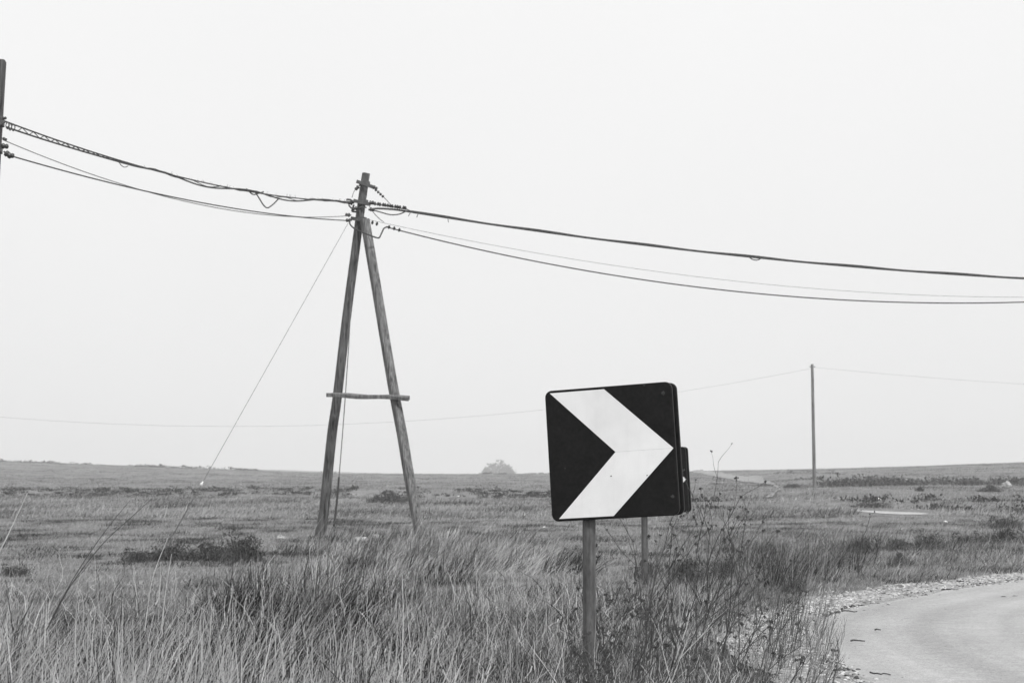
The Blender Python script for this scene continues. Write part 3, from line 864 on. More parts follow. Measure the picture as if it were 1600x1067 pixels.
# ---- near verge, centre and right: finer, greyer grass
def near_fine():
    G = Grass()
    def ok(x, y, m=.42): return edge_dist(x, y) > m + .25 * vn(x * 2, y * 2, 77)
    x, y = band(34000, 520, 1420, 4.0, 15.0, 1.2); p = px_of(x, y)
    k = (rng.uniform(0, 1, len(x)) < ss(520, 780, p) * .9 + .1) & ok(x, y); x, y = x[k], y[k]; n = len(x)
    cl = fbm(x / 0.7, y / 0.7, 71, 3); dp = darkpatch(x, y)
    lo = .3 + .7 * ss(.5, 1.8, edge_dist(x, y))
    G.add(x, y, U(.08, .24, n) * (1 + .6 * cl) * lo, 3.0 * fbm(x / .45, y / .45, 72, 2) + rng.normal(0, .7, n), U(.2, 1.2, n), U(.0, 1.2, n), U(.002, .0042, n), np.where(U(0, 1, n) < .38, U(.02, .07, n), np.clip((U(.2, .55, n) + .2 * cl) * (1 - .6 * dp), .03, .7)), 4, .25)
    x, y = band(900, 600, 1380, 4.4, 15.0, 1.1); k = ok(x, y, .55); x, y = x[k], y[k]; n = len(x); dp = darkpatch(x, y)
    tussocks(G, x, y, 22, U(.02, .1, n), U(.12, .3, n) * (.35 + .65 * ss(.6, 1.8, edge_dist(x, y))), np.where(U(0, 1, n) < .35 + .5 * dp, U(.03, .07, n), U(.25, .6, n)), .2, (.0022, .0058), 4, .2)
    x, y = band(5200, 560, 1330, 4.4, 14.0); k = ok(x, y, .6); x, y = x[k], y[k]; n = len(x)
    G.add(x, y, U(.16, .4, n) * (.35 + .65 * ss(.6, 1.8, edge_dist(x, y))), rng.uniform(-np.pi, np.pi, n), U(.05, 1.0, n), U(-.2, .7, n), U(.0018, .0036, n), np.where(U(0, 1, n) < .4, U(.04, .1, n), U(.4, .9, n)), 4, .18)
    # tufts at the gravel edge
    x, y = band(150, 1130, 1330, 7.0, 13.5); e = edge_dist(x, y); k = (e > .32) & (e < 1.3); x, y = x[k], y[k]; n = len(x)
    tussocks(G, x, y, 30, U(.03, .1, n), U(.1, .24, n), np.where(U(0, 1, n) < .4, U(.04, .09, n), U(.2, .45, n)), .35, (.002, .0045), 4, .18)
    # taller tufts hiding the foot of the front sign post
    x = U(-.05, .7, 60); y = U(6.0, 7.7, 60)
    tussocks(G, x, y, 30, U(.03, .1, 60), U(.34, .56, 60), np.where(U(0, 1, 60) < .4, U(.05, .1, 60), U(.25, .55, 60)), .15, (.0025, .0055), 4, .2)
    G.obj('verge_grass', 'fine grey tangled grass round the front sign post', 'grass')
near_fine()

# ---- tussock mound at left centre
def mound():
    G = Grass()
    for (cpx, d, rx, ry, m, hmax) in ((450, 11.7, .55, .7, 90, .62), (545, 13.0, .5, .7, 46, .46), (395, 12.9, .45, .6, 40, .5), (500, 15.0, .7, 1.0, 50, .44), (600, 16.5, .8, 1.2, 40, .38)):
        a = U(0, 2 * np.pi, m); r = np.sqrt(U(0, 1, m)); x = (cpx - 800) / FPX * d + np.cos(a) * r * rx; y = d + np.sin(a) * r * ry
        hh = hmax * .86 * (1 - .45 * r ** 2) * U(.65, 1.15, m)
        tussocks(G, x, y, 70, U(.05, .16, m), hh, np.where(U(0, 1, m) < .34 + .42 * (y < d + .1), U(.018, .055, m), U(.3, .72, m)), .6, (.0045, .010), 5, .24, (.05, 1.0), (.1, 1.2))  # front tufts toned darker, painting the mound's shaded inside
    G.obj('tussock_grass', 'bushy wind-bent tussock left of centre, darker inside', 'grass')
mound()

# ---- belt of wind-swept tall grass at the foot of the A-shaped pole
def belt():
    G = Grass()
    x, y = band(720, 415, 850, 17.5, 32.5, .85); p = px_of(x, y)
    front = 20.0 - 1.6 * ss(600, 760, p) + .8 * vn(x, 0 * x, 91) + 1.5 * (1 - ss(440, 560, p))
    k = (y > front) & (rng.uniform(0, 1, len(x)) < .25 + .75 * ss(400, 520, p) * (1 - .75 * ss(690, 850, p))) & (y < 25 + 7 * ss(470, 560, p)); x, y = x[k], y[k]; p = p[k]; n = len(x)
    cl = fbm(x / 1.1, y / 1.1, 93, 2)
    tussocks(G, x, y, 40, U(.1, .34, n), U(.16, .36, n) * (1 + .6 * cl) * (1 - .3 * ss(690, 850, p)) * (1 - .4 * ss(24, 28, y)), np.where(U(0, 1, n) < .42, U(.04, .1, n), U(.24, .5, n)), .65, (.006, .013), 4, .2, (.1, .95), (.0, .9))
    x, y = band(2600, 600, 880, 18.3, 24); n = len(x)
    G.add(x, y, U(.15, .4, n), rng.normal(0, .5, n), U(.3, 1.0, n), U(.1, .8, n), U(.005, .01, n), U(.25, .6, n), 4, .12)
    x, y = band(260, 480, 820, 19, 29); n = len(x)      # single dark and pale stalks, wind-bent
    G.add(x, y, U(.35, .72, n), rng.normal(0, .3, n), U(.2, .6, n), U(.1, .5, n), U(.004, .007, n), np.where(U(0, 1, n) < .5, U(.03, .08, n), U(.35, .7, n)), 5, .05)
    # ragged lower edge: the belt's shadow side put into dark blade tones
    x, y = band(16000, 520, 930, 15.8, 21.5); p = px_of(x, y); c = 17.6 + 1.7 * ss(560, 900, p) + .7 * vn(x * .9, 0 * x, 96)
    k = (np.abs(y - c) < (1.0 - .62 * ss(640, 880, p)) * (.7 + .7 * vn(x * 1.7, 0 * x, 95))) & (U(0, 1, len(x)) < 1 - .75 * ss(700, 930, p)) & (fbm(x * 1.3, y * .8, 97, 2) > -.25); x, y = x[k], y[k]; n = len(x)
    G.add(x, y, U(.14, .42, n), rng.normal(0, .6, n), U(.0, .7, n), U(.1, .9, n), U(.006, .014, n), U(.015, .05, n), 3, .12)
    G.obj('windswept_grass', 'tall dark wind-swept grass round the foot of the A-shaped pole', 'grass')
belt()

# ---- rough grass beyond the bend on the right
def right_rough():
    G = Grass()
    x, y = band(9000, 1000, 1640, 12.8, 31, .9); k = edge_dist(x, y) > .5; x, y = x[k], y[k]; n = len(x)
    cl = fbm(x / 1.3, y / 1.3, 101, 2)
    G.add(x, y, U(.08, .22, n) * (1 + .8 * cl), rng.normal(0, 1.1, n), U(.1, .9, n), U(.1, .9, n), U(.004, .009, n), np.clip(U(.14, .42, n) + .2 * cl, .04, .6), 3, .16)
    x, y = band(420, 1000, 1640, 13.2, 30, .9); k = edge_dist(x, y) > .9; x, y = x[k], y[k]; n = len(x)
    tussocks(G, x, y, 26, U(.04, .2, n), U(.12, .34, n), np.where(U(0, 1, n) < .35, U(.03, .08, n), U(.2, .45, n)), .5, (.004, .009), 4, .14)
    x, y = band(60, 1140, 1330, 13.8, 20); k = edge_dist(x, y) > .9; x, y = x[k], y[k]; n = len(x)
    tussocks(G, x, y, 36, U(.05, .15, n), U(.3, .5, n), np.where(U(0, 1, n) < .5, U(.03, .08, n), U(.18, .4, n)), .5, (.004, .008), 4, .12, (.05, .6), (.0, .6))
    x, y = band(1500, 1280, 1640, 27.5, 36); n = len(x)
    G.add(x, y, U(.12, .28, n), rng.normal(0, .5, n), U(.4, .8, n), U(.1, .5, n), U(.006, .011, n), U(.2, .45, n), 3, .04)
    G.obj('rough_grass', 'rough mixed grass beyond the bend of the road', 'grass')
right_rough()

# ---- short grass over the whole field: small tufts scattered on points
def tuft_mesh(name, nb, hmin, hmax, rad, tmin, tmax, wid):
    a = U(0, 2 * np.pi, nb); r = rad * np.sqrt(U(0, 1, nb))
    v, q, t = blades(np.cos(a) * r, np.sin(a) * r, np.zeros(nb) - .01, U(hmin, hmax, nb), rng.normal(0, 1.1, nb), U(.1, .9, nb), U(.1, 1.0, nb), np.full(nb, wid), U(tmin, tmax, nb), 2)
    return fast_mesh(name, v, q, M['grass'], t)

def scatter(name, label, pts, meshes, smin, smax, idx):
    """one object: points carrying small meshes"""
    src = bpy.data.collections.new(name + '_source')           # holds the tuft shapes, not linked to the scene
    for i, me in enumerate(meshes):
        src.objects.link(bpy.data.objects.new('%s_shape_%d' % (name, i), me))
    me = bpy.data.meshes.new(name); me.vertices.add(len(pts)); me.vertices.foreach_set('co', np.ascontiguousarray(pts, np.float32).ravel())
    ia = me.attributes.new('pick', 'INT', 'POINT'); ia.data.foreach_set('value', np.ascontiguousarray(idx, np.int32)); me.update()
    ob = link(name, me)
    g = bpy.data.node_groups.new(name, 'GeometryNodeTree')
    g.interface.new_socket('Geometry', in_out='INPUT', socket_type='NodeSocketGeometry')
    g.interface.new_socket('Geometry', in_out='OUTPUT', socket_type='NodeSocketGeometry')
    gi = g.nodes.new('NodeGroupInput'); go = g.nodes.new('NodeGroupOutput')
    ip = g.nodes.new('GeometryNodeInstanceOnPoints'); ci = g.nodes.new('GeometryNodeCollectionInfo')
    ci.inputs['Collection'].default_value = src; ci.inputs['Separate Children'].default_value = True; ci.inputs['Reset Children'].default_value = True
    ip.inputs['Pick Instance'].default_value = True
    rs = g.nodes.new('FunctionNodeRandomValue'); rs.data_type = 'FLOAT'; rs.inputs[2].default_value = smin; rs.inputs[3].default_value = smax
    rr = g.nodes.new('FunctionNodeRandomValue'); rr.data_type = 'FLOAT_VECTOR'; rr.inputs[0].default_value = (-.1, -.1, -.7); rr.inputs[1].default_value = (.1, .1, .7); rr.inputs['Seed'].default_value = 3
    l = g.links
    na = g.nodes.new('GeometryNodeInputNamedAttribute'); na.data_type = 'INT'; na.inputs['Name'].default_value = 'pick'
    l.new(na.outputs['Attribute'], ip.inputs['Instance Index'])
    l.new(gi.outputs[0], ip.inputs['Points']); l.new(ci.outputs[0], ip.inputs['Instance']); l.new(rs.outputs[1], ip.inputs['Scale'])
    l.new(rr.outputs[0], ip.inputs['Rotation']); l.new(ip.outputs[0], go.inputs[0])
    md = ob.modifiers.new('scatter', 'NODES'); md.node_group = g
    tag(ob, label, 'grass', kind='stuff')
    return ob

def field():
    ms = ([tuft_mesh('tuft_mid', 16, .03, .07, .16, .18, .36, .006) for _ in range(4)] + [tuft_mesh('tuft_pale', 16, .03, .09, .14, .32, .55, .006) for _ in range(3)]
          + [tuft_mesh('tuft_shade', 18, .03, .09, .18, .06, .13, .009) for _ in range(3)])
    def pick(x, y, sx, sy, seed):
        f = fbm(x / sx, y / sy, seed, 3) + rng.normal(0, .16, len(x))
        return np.where(f > .33, rng.integers(7, 10, len(x)), np.where(f < -.12, rng.integers(4, 7, len(x)), rng.integers(0, 4, len(x))))
    x, y = band(52000, -120, 1720, 10.5, 44, 1.0)
    k = edge_dist(x, y) > .45; x, y = x[k], y[k]
    k = ~((np.abs(x - BARE[0] * y / BARE[1]) < 1.15) & (y > BARE[1] - 4.6 + rng.uniform(-1.2, 1.2, len(x))) & (y < BARE[1] + 4)); x, y = x[k], y[k]
    scatter('field_grass', 'short mown grass covering the field up to the first bank', np.stack([x, y, height(x, y)], 1), ms, .6, 1.4, pick(x, y, .55, .9, 141))
    ms2 = ([tuft_mesh('far_tuft_mid', 14, .07, .16, .4, .18, .34, .018) for _ in range(4)] + [tuft_mesh('far_tuft_pale', 14, .07, .16, .4, .28, .46, .016) for _ in range(3)]
           + [tuft_mesh('far_tuft_shade', 14, .06, .16, .45, .08, .15, .02) for _ in range(3)])
    x, y = band(46000, -120, 1720, 42, 300, 1.7)
    k = ~((np.abs(x - BARE[0] * y / BARE[1]) < 1.2) & (np.abs(y - BARE[1]) < 3.6)); x, y = x[k], y[k]
    tl = np.interp(y, TL[:, 1], TL[:, 0]); k = ~((np.abs(x - tl) < (.9 + rng.uniform(0, .6, len(x))) * ss(86, 165, y)) & (y > 84) & (U(0, 1, len(x)) < .93)); x, y = x[k], y[k]
    scatter('far_field_grass', 'short grass of the far field up to the skyline', np.stack([x, y, height(x, y)], 1), ms2, .6, 1.5, pick(x, y, 2.2, 5, 151))
field()

# ================================================================== SCRUB, SHRUBS, TREE
def leaf_cloud(n, rx, ry, rz, size, tmin, tmax, lumps=6, up=0.0):
    """small leaf quads clumped through a low dome (local space)"""
    cx = rng.normal(0, .45, lumps) * rx; cy = rng.normal(0, .45, lumps) * ry; cz = np.abs(rng.normal(.35, .28, lumps)) * rz
    cr = U(.28, .55, lumps)
    w = rng.integers(0, lumps, n); d = rng.normal(0, 1, (n, 3)); d /= np.linalg.norm(d, axis=1)[:, None]; r = U(0.3, 1, n) ** .6
    P = np.stack([cx[w] + d[:, 0] * r * cr[w] * rx, cy[w] + d[:, 1] * r * cr[w] * ry, np.maximum(cz[w] + d[:, 2] * r * cr[w] * rz, -.02)], 1)
    a = rng.normal(0, 1, (n, 3)); a[:, 2] += up; a /= np.linalg.norm(a, axis=1)[:, None]
    b = np.cross(a, rng.normal(0, 1, (n, 3))); b /= np.linalg.norm(b, axis=1)[:, None]
    s = (size * U(.5, 1.4, n))[:, None]
    V = np.stack([P - a * s, P + b * s * .45, P + a * s, P - b * s * .45], 1).reshape(-1, 3)
    Q = np.arange(4 * n).reshape(n, 4)
    T = np.repeat(U(tmin, tmax, n), 4)
    return V, Q, T

def twigs(n, rx, ry, rz, r=.006):
    mb = MB()
    for _ in range(n):
        a = random.uniform(0, 6.28); u = random.uniform(.2, .95)
        e = Vector((math.cos(a) * u * rx * .8, math.sin(a) * u * ry * .8, rz * random.uniform(.5, 1.05)))
        m = e * .5 + Vector((random.uniform(-.1, .1) * rx, random.uniform(-.1, .1) * ry, 0))
        mb.tube([Vector((0, 0, -.05)), m * .5, m, e], lambda t: r * (1 - .7 * t), 3)
    return mb

SHRUB = []
for k in range(4):
    V, Q, T = leaf_cloud(1100, 1, 1, .85, .06, .04, .15, 12, .8)
    n = 420; a = U(0, 6.28, n); r = np.sqrt(U(0, 1, n)) * .95
    v2, q2, t2 = blades(np.cos(a) * r, np.sin(a) * r, np.zeros(n) - .05, U(.35, 1.05, n) * (1.05 - .5 * r), rng.normal(0, 1.0, n), U(.0, .7, n), U(.0, .7, n), U(.02, .045, n), U(.04, .2, n), 3, .12)
    SHRUB.append((fast_mesh('foliage', np.concatenate([V, v2]), np.concatenate([Q, q2 + len(V)]), M['leaf'], np.concatenate([T, t2])), twigs(16, 1, 1, 1, .014).mesh('stem', M['stem'])))

def shrub(i, px, py, wpx, hpx, label, ratio=.8, d=None):
    p = hit(px, py) if d is None else Vector(((px - 800) / FPX * d, d, H((px - 800) / FPX * d, d)))
    sc_ = p.y / FPX; rx = wpx * sc_ / 2; hz = hpx * sc_
    rt = root('low_shrub', p, label, 'shrub', 'low dark shrubs in the field')
    rt.rotation_euler.z = 0
    fo, st = SHRUB[i % 4]
    for nm, me in (('foliage', fo), ('stem', st)):
        o = link(nm, me, rt); o.scale = (rx, rx * ratio, hz); o.rotation_euler.z = (i * 1.7) % 6.28 if ratio > .9 else (i % 2) * math.pi
    return rt

for i, a in enumerate([
    (222, 876, 70, 26, 'leftmost shrub of the dark clump in the left field'),
    (268, 874, 66, 34, 'middle shrub of the dark clump in the left field'),
    (318, 876, 80, 32, 'wide shrub next to the tussock in the dark clump, left field'),
    (375, 872, 76, 42, 'tallest shrub at the right end of the dark clump, left field'),
    (20, 900, 46, 26, 'small dark shrub at the left edge of the photo'),
    (148, 874, 26, 10, 'tiny dark shrub left of the dark clump'),
    (603, 785, 66, 22, 'dark shrub on the bank between the legs of the A-shaped pole'),
    (640, 783, 34, 14, 'dark shrub on the bank behind the right leg of the A-shaped pole'),
    (893, 882, 32, 34, 'small spiky dark shrub just left of the front sign post'),
    (1072, 915, 62, 60, 'bushy dark shrub right of the front sign, behind the weeds'),
    (1004, 908, 44, 40, 'dark scrubby shrub at the foot of the rear sign post'),
    (1130, 905, 54, 38, 'dark tangled shrub behind the weeds, between the rear sign and the road'),
    (1187, 868, 64, 24, 'dark shrub right of the two signs, on open grass'),
    (1345, 866, 64, 36, 'dark shrub left in the row above the road bend'),
    (1400, 860, 60, 20, 'low wide shrub in the row above the road bend'),
    (1450, 858, 56, 30, 'tallest shrub in the middle of the row above the road bend'),
    (1512, 852, 64, 26, 'shrub right of the middle in the row above the road bend'),
    (1570, 850, 70, 34, 'shrub at the right edge in the row above the road bend'),
    (1404, 882, 30, 22, 'small weedy shrub between the shrub row and the road'),
    (1362, 792.5, 66, 9, 'dark scrubby clump on the bank behind the bare pale strip'),
    (1472, 796.5, 46, 8, 'dark clump on the bank right of the bare pale strip'),
    (1437, 767, 16, 10, 'tiny round dark shrub alone in the far right field'),
    (1545, 768, 40, 12, 'dark low heap beside the pale boulder, far right'),
    (1238, 762, 28, 8, 'dark patch of shrub beside the far earth track'),
    (1570, 826, 60, 26, 'dark shrub by the right edge, behind the shrub row'),
    (1240, 925, 40, 26, 'dark tuft of scrub near the left end of the gravel edge'),
]):
    shrub(i, *a)

# ---- scrub along the far banks and on the skyline: masses nobody could count
def scrub_line(name, label, items):
    V = []; Q = []; T = []; n0 = 0
    for (x, y, rx, rz, n, size, t0, t1) in items:
        v, q, t = leaf_cloud(n, rx, rx, rz, size, t0, t1, 4, .8)
        v = v + np.array([x, y, H(x, y)]); V.append(v); Q.append(q + n0); T.append(t); n0 += len(v)
    o = link(name, fast_mesh(name, np.concatenate(V), np.concatenate(Q), M['leaf'], np.concatenate(T))); tag(o, label, 'scrub', kind='stuff')

items = []
for k in range(260):
    px = random.uniform(-80, 880); d = 83 + 5 * float(vn(np.array([(px - 800) / FPX * 84 / 40]), np.array([0.]), 5)[0]) + random.uniform(-1.8, .8)
    x = (px - 800) / FPX * d
    if random.random() < .25 + .75 * float(vn(np.array([px / 55.]), np.array([1.5]), 15)[0] > -.35):
        items.append((x, d, random.uniform(.3, .8), random.uniform(.05, .2), 60, .045, .03, .11))
for k in range(26):    # dead stalks and pale tufts on the bank
    px = random.uniform(-40, 880); d = random.uniform(84, 90)
    items.append(((px - 800) / FPX * d, d, random.uniform(.3, .6), random.uniform(.3, .7), 30, .06, .18, .36))
scrub_line('bank_scrub', 'dark ragged scrub along the low bank across the left field', items)
items = []
for k in range(90):
    px = random.uniform(-80, 560) if k < 70 else random.uniform(560, 1090); d = random.uniform(288, 306)
    if float(vn(np.array([px / 38.]), np.array([3.5]), 25)[0]) > -.15 or k > 70:
        items.append(((px - 800) / FPX * d, d, random.uniform(.8, 2.6), random.uniform(.15, .5 if k < 70 else .3), 60, .14, .05, .13))
scrub_line('skyline_scrub', 'thin fringe of scrub on the left skyline', items)
items = []
for k in range(120):
    px = random.uniform(1285, 1680); d = 98 + random.uniform(-5, 8) + (px - 1285) * .02
    items.append(((px - 800) / FPX * d, d, random.uniform(.6, 1.4), random.uniform(.25, .6), 70, .10, .07, .2))
scrub_line('slope_scrub', 'grey scrub strip at the foot of the right-hand rise', items)
items = []
for k in range(110):
    px = random.uniform(1060, 1680); d = random.uniform(47.5, 56) if px > 1300 else random.uniform(50, 66)
    x = (px - 800) / FPX * d
    if abs(x - BARE[0]) < 2.2 and d < 50.5: continue
    if float(vn(np.array([px / 45.]), np.array([7.5]), 35)[0]) > -.2:
        items.append((x, d, random.uniform(.3, .8), random.uniform(.08, .22), 60, .05, .03, .12))
for k in range(30):
    px = random.uniform(1110, 1300); d = random.uniform(100, 170)
    if abs((px - 800) / FPX * d - np.interp(d, TL[:, 1], TL[:, 0])) < 2.6: continue
    items.append(((px - 800) / FPX * d, d, random.uniform(.4, 1.0), random.uniform(.15, .4), 40, .09, .06, .16))
scrub_line('ditch_scrub', 'low dark scrub along the ditch by the bare pale strip', items)

def far_tree():
    p = Vector((-21 / FPX * 800, 800, H(-6, 800)))
    rt = root('round_tree', p, 'hazy round-topped tree alone on the far skyline left of the sign', 'tree')
    mb = MB()
    for (dx, dz) in ((0, 0), (-.9, .1), (.8, -.1), (1.6, 0.3)):
        mb.tube([p + Vector((dx * .3, 0, -.2)), p + Vector((dx, 0, 2.5)), p + Vector((dx * 2.2, .2, 6.0 + dz))], lambda t: .22 - .14 * t, 6)
    mb.build('trunk', M['wood'], rt)
    V = []; Q = []; T = []; n0 = 0
    for q in range(210):
        u = rng.uniform(-1, 1); el = rng.uniform(.0, 1) ** .5 * (1 - abs(u) ** 2.6) ** .7; rr = rng.uniform(.55, 1.0) * (1 + .07 * math.sin(u * 6 + 1))
        c = np.array([u * 7.4, rng.normal(0, 2.2), 0.5 + (el * rr if q % 3 else rng.uniform(0, .35)) * 6.9 + .25 * math.sin(u * 7)])
        v, f, t = leaf_cloud(120, 1.2, 1.2, 1.1, .17, .04, .10, 4, 0)
        V.append(v + c); Q.append(f + n0); T.append(t); n0 += len(v)
    link('crown', fast_mesh('crown', np.concatenate(V), np.concatenate(Q), M['leaf'], np.concatenate(T)), rt)
far_tree()

# ================================================================== DRY WEEDS
def head_mesh(name):
    mb = MB()
    for k in range(9):
        a = random.uniform(0, 6.28); u = random.uniform(.0, 1); c = Vector((math.cos(a) * u, math.sin(a) * u, random.uniform(-.1, .55)))
        s = random.uniform(.2, .42)
        vs = [c + Vector(q) * s for q in ((1, 0, 0), (-1, 0, 0), (0, 1, 0), (0, -1, 0), (0, 0, 1.2), (0, 0, -1.0))]
        mb.add(vs, [(0, 2, 4), (2, 1, 4), (1, 3, 4), (3, 0, 4), (2, 0, 5), (1, 2, 5), (3, 1, 5), (0, 3, 5)])
        mb.tube([Vector((0, 0, -.9)), c], .045, 3)
    return mb.mesh(name, M['stem'])
HEADS = [head_mesh('seed_head') for _ in range(4)]

def weed(px, d, h, lean, label, group, seed, mat='stem', nbr=6, heads=True, spread=.75, thick=.0038, zig=.2, shoots=1):
    rnd = random.Random(seed); h = h * .84
    x = (px - 800) / FPX * d; b = Vector((x, d, H(x, d) - .03))
    rt = root('dry_weed', b, label, 'weed', group)
    mb = MB(); tips = []
    def grow(p, dirv, L, r, depth):
        n = 5 if depth == 0 else 4; pts = [p]; v = dirv.copy()
        for k in range(n):
            v = (v + Vector((rnd.uniform(-zig, zig), rnd.uniform(-zig, zig), rnd.uniform(-.05, .12)))).normalized()
            p = p + v * (L / n); pts.append(p)
            if depth < 2 and (k >= 1 or depth > 0) and k < n:
                m = (2 if rnd.random() < .45 else 1) if depth == 0 else (1 if rnd.random() < .6 else 0)
                for _ in range(m):
                    if len(tips) > nbr * 3: break
                    a = rnd.uniform(0, 6.28); s = spread * rnd.uniform(.6, 1.3)
                    w = (v + Vector((math.cos(a) * s, math.sin(a) * s, rnd.uniform(-.05, .25)))).normalized()
                    grow(p, w, L * rnd.uniform(.28, .5), r * .6, depth + 1)
        mb.tube(pts, lambda t: r * (1 - .55 * t), 4 if depth == 0 else 3)
        tips.append((pts[-1], (pts[-1] - pts[-2]).normalized()))
    grow(b, Vector((lean, rnd.uniform(-.15, .15), 1)).normalized(), h, thick, 0)
    mb.build('stem', M[mat], rt)
    for q in range(shoots - 1):       # further shoots from the same root
        mb = MB(); tips = []
        grow(b + Vector((rnd.uniform(-.09, .09), rnd.uniform(-.09, .09), 0)), Vector((lean + rnd.uniform(-.25, .25), rnd.uniform(-.2, .2), 1)).normalized(), h * rnd.uniform(.7, 1), thick, 0)
        mb.build('stem', M[('mid_stem', 'stem')[q % 2]], rt)
    if heads:
        for (p, v) in tips:
            if rnd.random() < .5:
                o = link('seed_head', HEADS[rnd.randrange(4)], rt); o.location = p - b
                s = rnd.uniform(.007, .014); o.scale = (s, s, s)
                o.rotation_euler = (rnd.uniform(-.5, .5), rnd.uniform(-.5, .5), rnd.uniform(0, 6))
    return rt

ORD = ['first', 'second', 'third', 'fourth', 'fifth', 'sixth', 'seventh', 'eighth', 'ninth', 'tenth', 'eleventh', 'twelfth', 'thirteenth', 'fourteenth', 'fifteenth', 'sixteenth',
       'seventeenth', 'eighteenth', 'nineteenth', 'twentieth', 'twenty-first', 'twenty-second', 'twenty-third', 'twenty-fourth']
def weed_row(rows, what, group, seed, **kw):
    for q, (px, d, h, ln) in enumerate(sorted(rows)):
        weed(px, d, h, ln, what % ORD[q], group, seed + q, **kw)
weed_row([(1010, 6.9, .66, .2), (1045, 7.4, .8, .25), (1075, 8.4, .98, .12), (1090, 7.2, .62, .5), (1110, 8.8, .88, .1), (1130, 7.9, .62, .35), (1150, 9.4, .72, .15),
          (1170, 8.3, .52, .35), (1200, 9.9, .64, .2), (1100, 10.4, .8, .05), (1235, 10.6, .6, .1), (1060, 9.6, .92, .22), (1020, 8.8, .74, .1), (1180, 11.4, .7, .1), (1140, 6.6, .45, .6), (1085, 9.2, 1.0, .02),
          (1030, 7.0, .5, -.3), (1068, 7.8, .7, .4), (1095, 8.1, .75, -.15), (1120, 9.0, .8, .3), (1160, 7.4, .45, .4), (1052, 6.5, .45, .5), (1006, 10.6, .95, .1)],
         'dry dark weed with seed heads right of the front sign, %s from the left', 'weeds right of the front sign', 100)
weed_row([(930, 7.3, .62, .1), (955, 6.8, .58, .15), (975, 7.5, .72, .05), (990, 6.5, .58, -.1), (905, 7.0, .4, .2), (945, 8.3, .7, .12), (985, 8.6, .78, .2), (1000, 7.2, .7, .25), (918, 6.5, .4, -.2), (965, 8.0, .62, -.2), (895, 6.4, .42, .15), (912, 6.8, .5, .05), (926, 6.3, .45, .1), (938, 6.6, .5, -.1), (996, 9.6, .86, .15), (1002, 8.4, .74, .0)],
         'dry dark weed close round the front sign post, %s from the left', 'weeds round the front sign post', 140)
weed_row([(840, 6.6, .44, -.22), (825, 6.2, .38, -.1), (800, 7.2, .42, -.45), (860, 7.4, .52, .25), (700, 6.8, .4, -.3), (780, 6.3, .36, -.4), (872, 6.9, .62, .22)],
         'thin dark weed left of the front sign post, %s from the left', 'weeds left of the front sign post', 170, nbr=3, spread=.35, thick=.0030)
weed_row([(968, 6.3, .44, .05), (985, 6.25, .36, .12), (1000, 6.9, .62, .35), (1085, 6.5, .5, .45), (1120, 7.5, .56, .55), (1040, 6.3, .34, .4), (1012, 7.8, .7, .3), (1065, 7.1, .5, .2), (1105, 6.8, .42, .3)],
         'pale bleached dead stalk among the weeds right of the sign post, %s from the left', 'bleached stalks right of the sign post', 200, mat='pale_stem', nbr=3, heads=False, spread=.5, thick=.0042, zig=.14)
weed_row([(1205, 9.2, .40, .3), (1222, 9.6, .42, .25), (1238, 9.0, .36, .35), (1250, 9.9, .42, .3), (1262, 9.3, .38, .35), (1215, 10.4, .46, .25), (1240, 10.8, .44, .3), (1195, 10.0, .4, .2), (1270, 8.7, .32, .4),
          (1255, 8.5, .30, .35), (1185, 9.0, .34, .25), (1228, 11.5, .42, .25), (1210, 12.2, .4, .15), (1265, 10.2, .36, .35), (1248, 8.2, .28, .4)],
         'bushy twiggy weed at the left gravel edge of the road, %s from the left', 'weeds at the gravel edge', 230, mat='stem', nbr=20, heads=False, spread=.38, thick=.0019, zig=.13, shoots=6)
weed(28, 7.6, .58, .02, 'dark crooked dead weed at the far left of the straw grass', None, 301, 'stem', 5, False, .3, .006, .12)
weed(1335, 17.5, .62, .12, 'dark leafy-headed weed standing behind the gravel edge of the bend', None, 305, 'stem', 5, True, .4, .006)

def stalk(pts, r, label, m='stem'):
    P = pathpx(pts, 5); b = P[0].copy(); b.z = H(b.x, b.y)
    rt = root('dry_stalk', b, label, 'stalk')
    MB().tube(P, lambda t: r * (1 - .65 * t), 5).build('stem', M[m], rt)
    return rt
stalk([(72, 985, 7.6), (110, 915, 7.62), (160, 850, 7.66), (205, 808, 7.7), (238, 778, 7.75)], .0030, 'long dark stalk leaning right over the left straw, the lower and longer of two')
stalk([(76, 975, 7.5), (112, 908, 7.5), (146, 855, 7.52), (178, 812, 7.55), (203, 782, 7.6)], .0026, 'long dark stalk leaning right over the left straw, the upper of two')
stalk([(430, 1085, 6.3), (455, 1040, 6.3), (478, 1000, 6.32), (500, 955, 6.36), (522, 920, 6.4), (560, 905, 6.45)], .0030, 'dark leaning stalk in the straw below the tussock')
stalk([(452, 1058, 6.28), (455, 1028, 6.28), (468, 1005, 6.3), (473, 995, 6.3)], .003, 'short dark twig beside the leaning stalk below the tussock')
stalk([(-10, 880, 7.2), (14, 832, 7.22), (43, 770, 7.26)], .0032, 'pale long straw stalk leaning right at the left edge', 'pale_stem')
stalk([(252, 985, 7.4), (258, 930, 7.4), (268, 865, 7.42)], .0028, 'pale upright stalk in front of the dark shrub clump', 'pale_stem')
stalk([(226, 985, 7.4), (238, 905, 7.4), (262, 840, 7.45)], .0028, 'pale stalk bending right in front of the dark shrub clump', 'pale_stem')
stalk([(628, 1040, 6.5), (630, 960, 6.5), (628, 890, 6.52)], .0030, 'tall pale upright stalk below the crossing grass, left of centre', 'pale_stem')

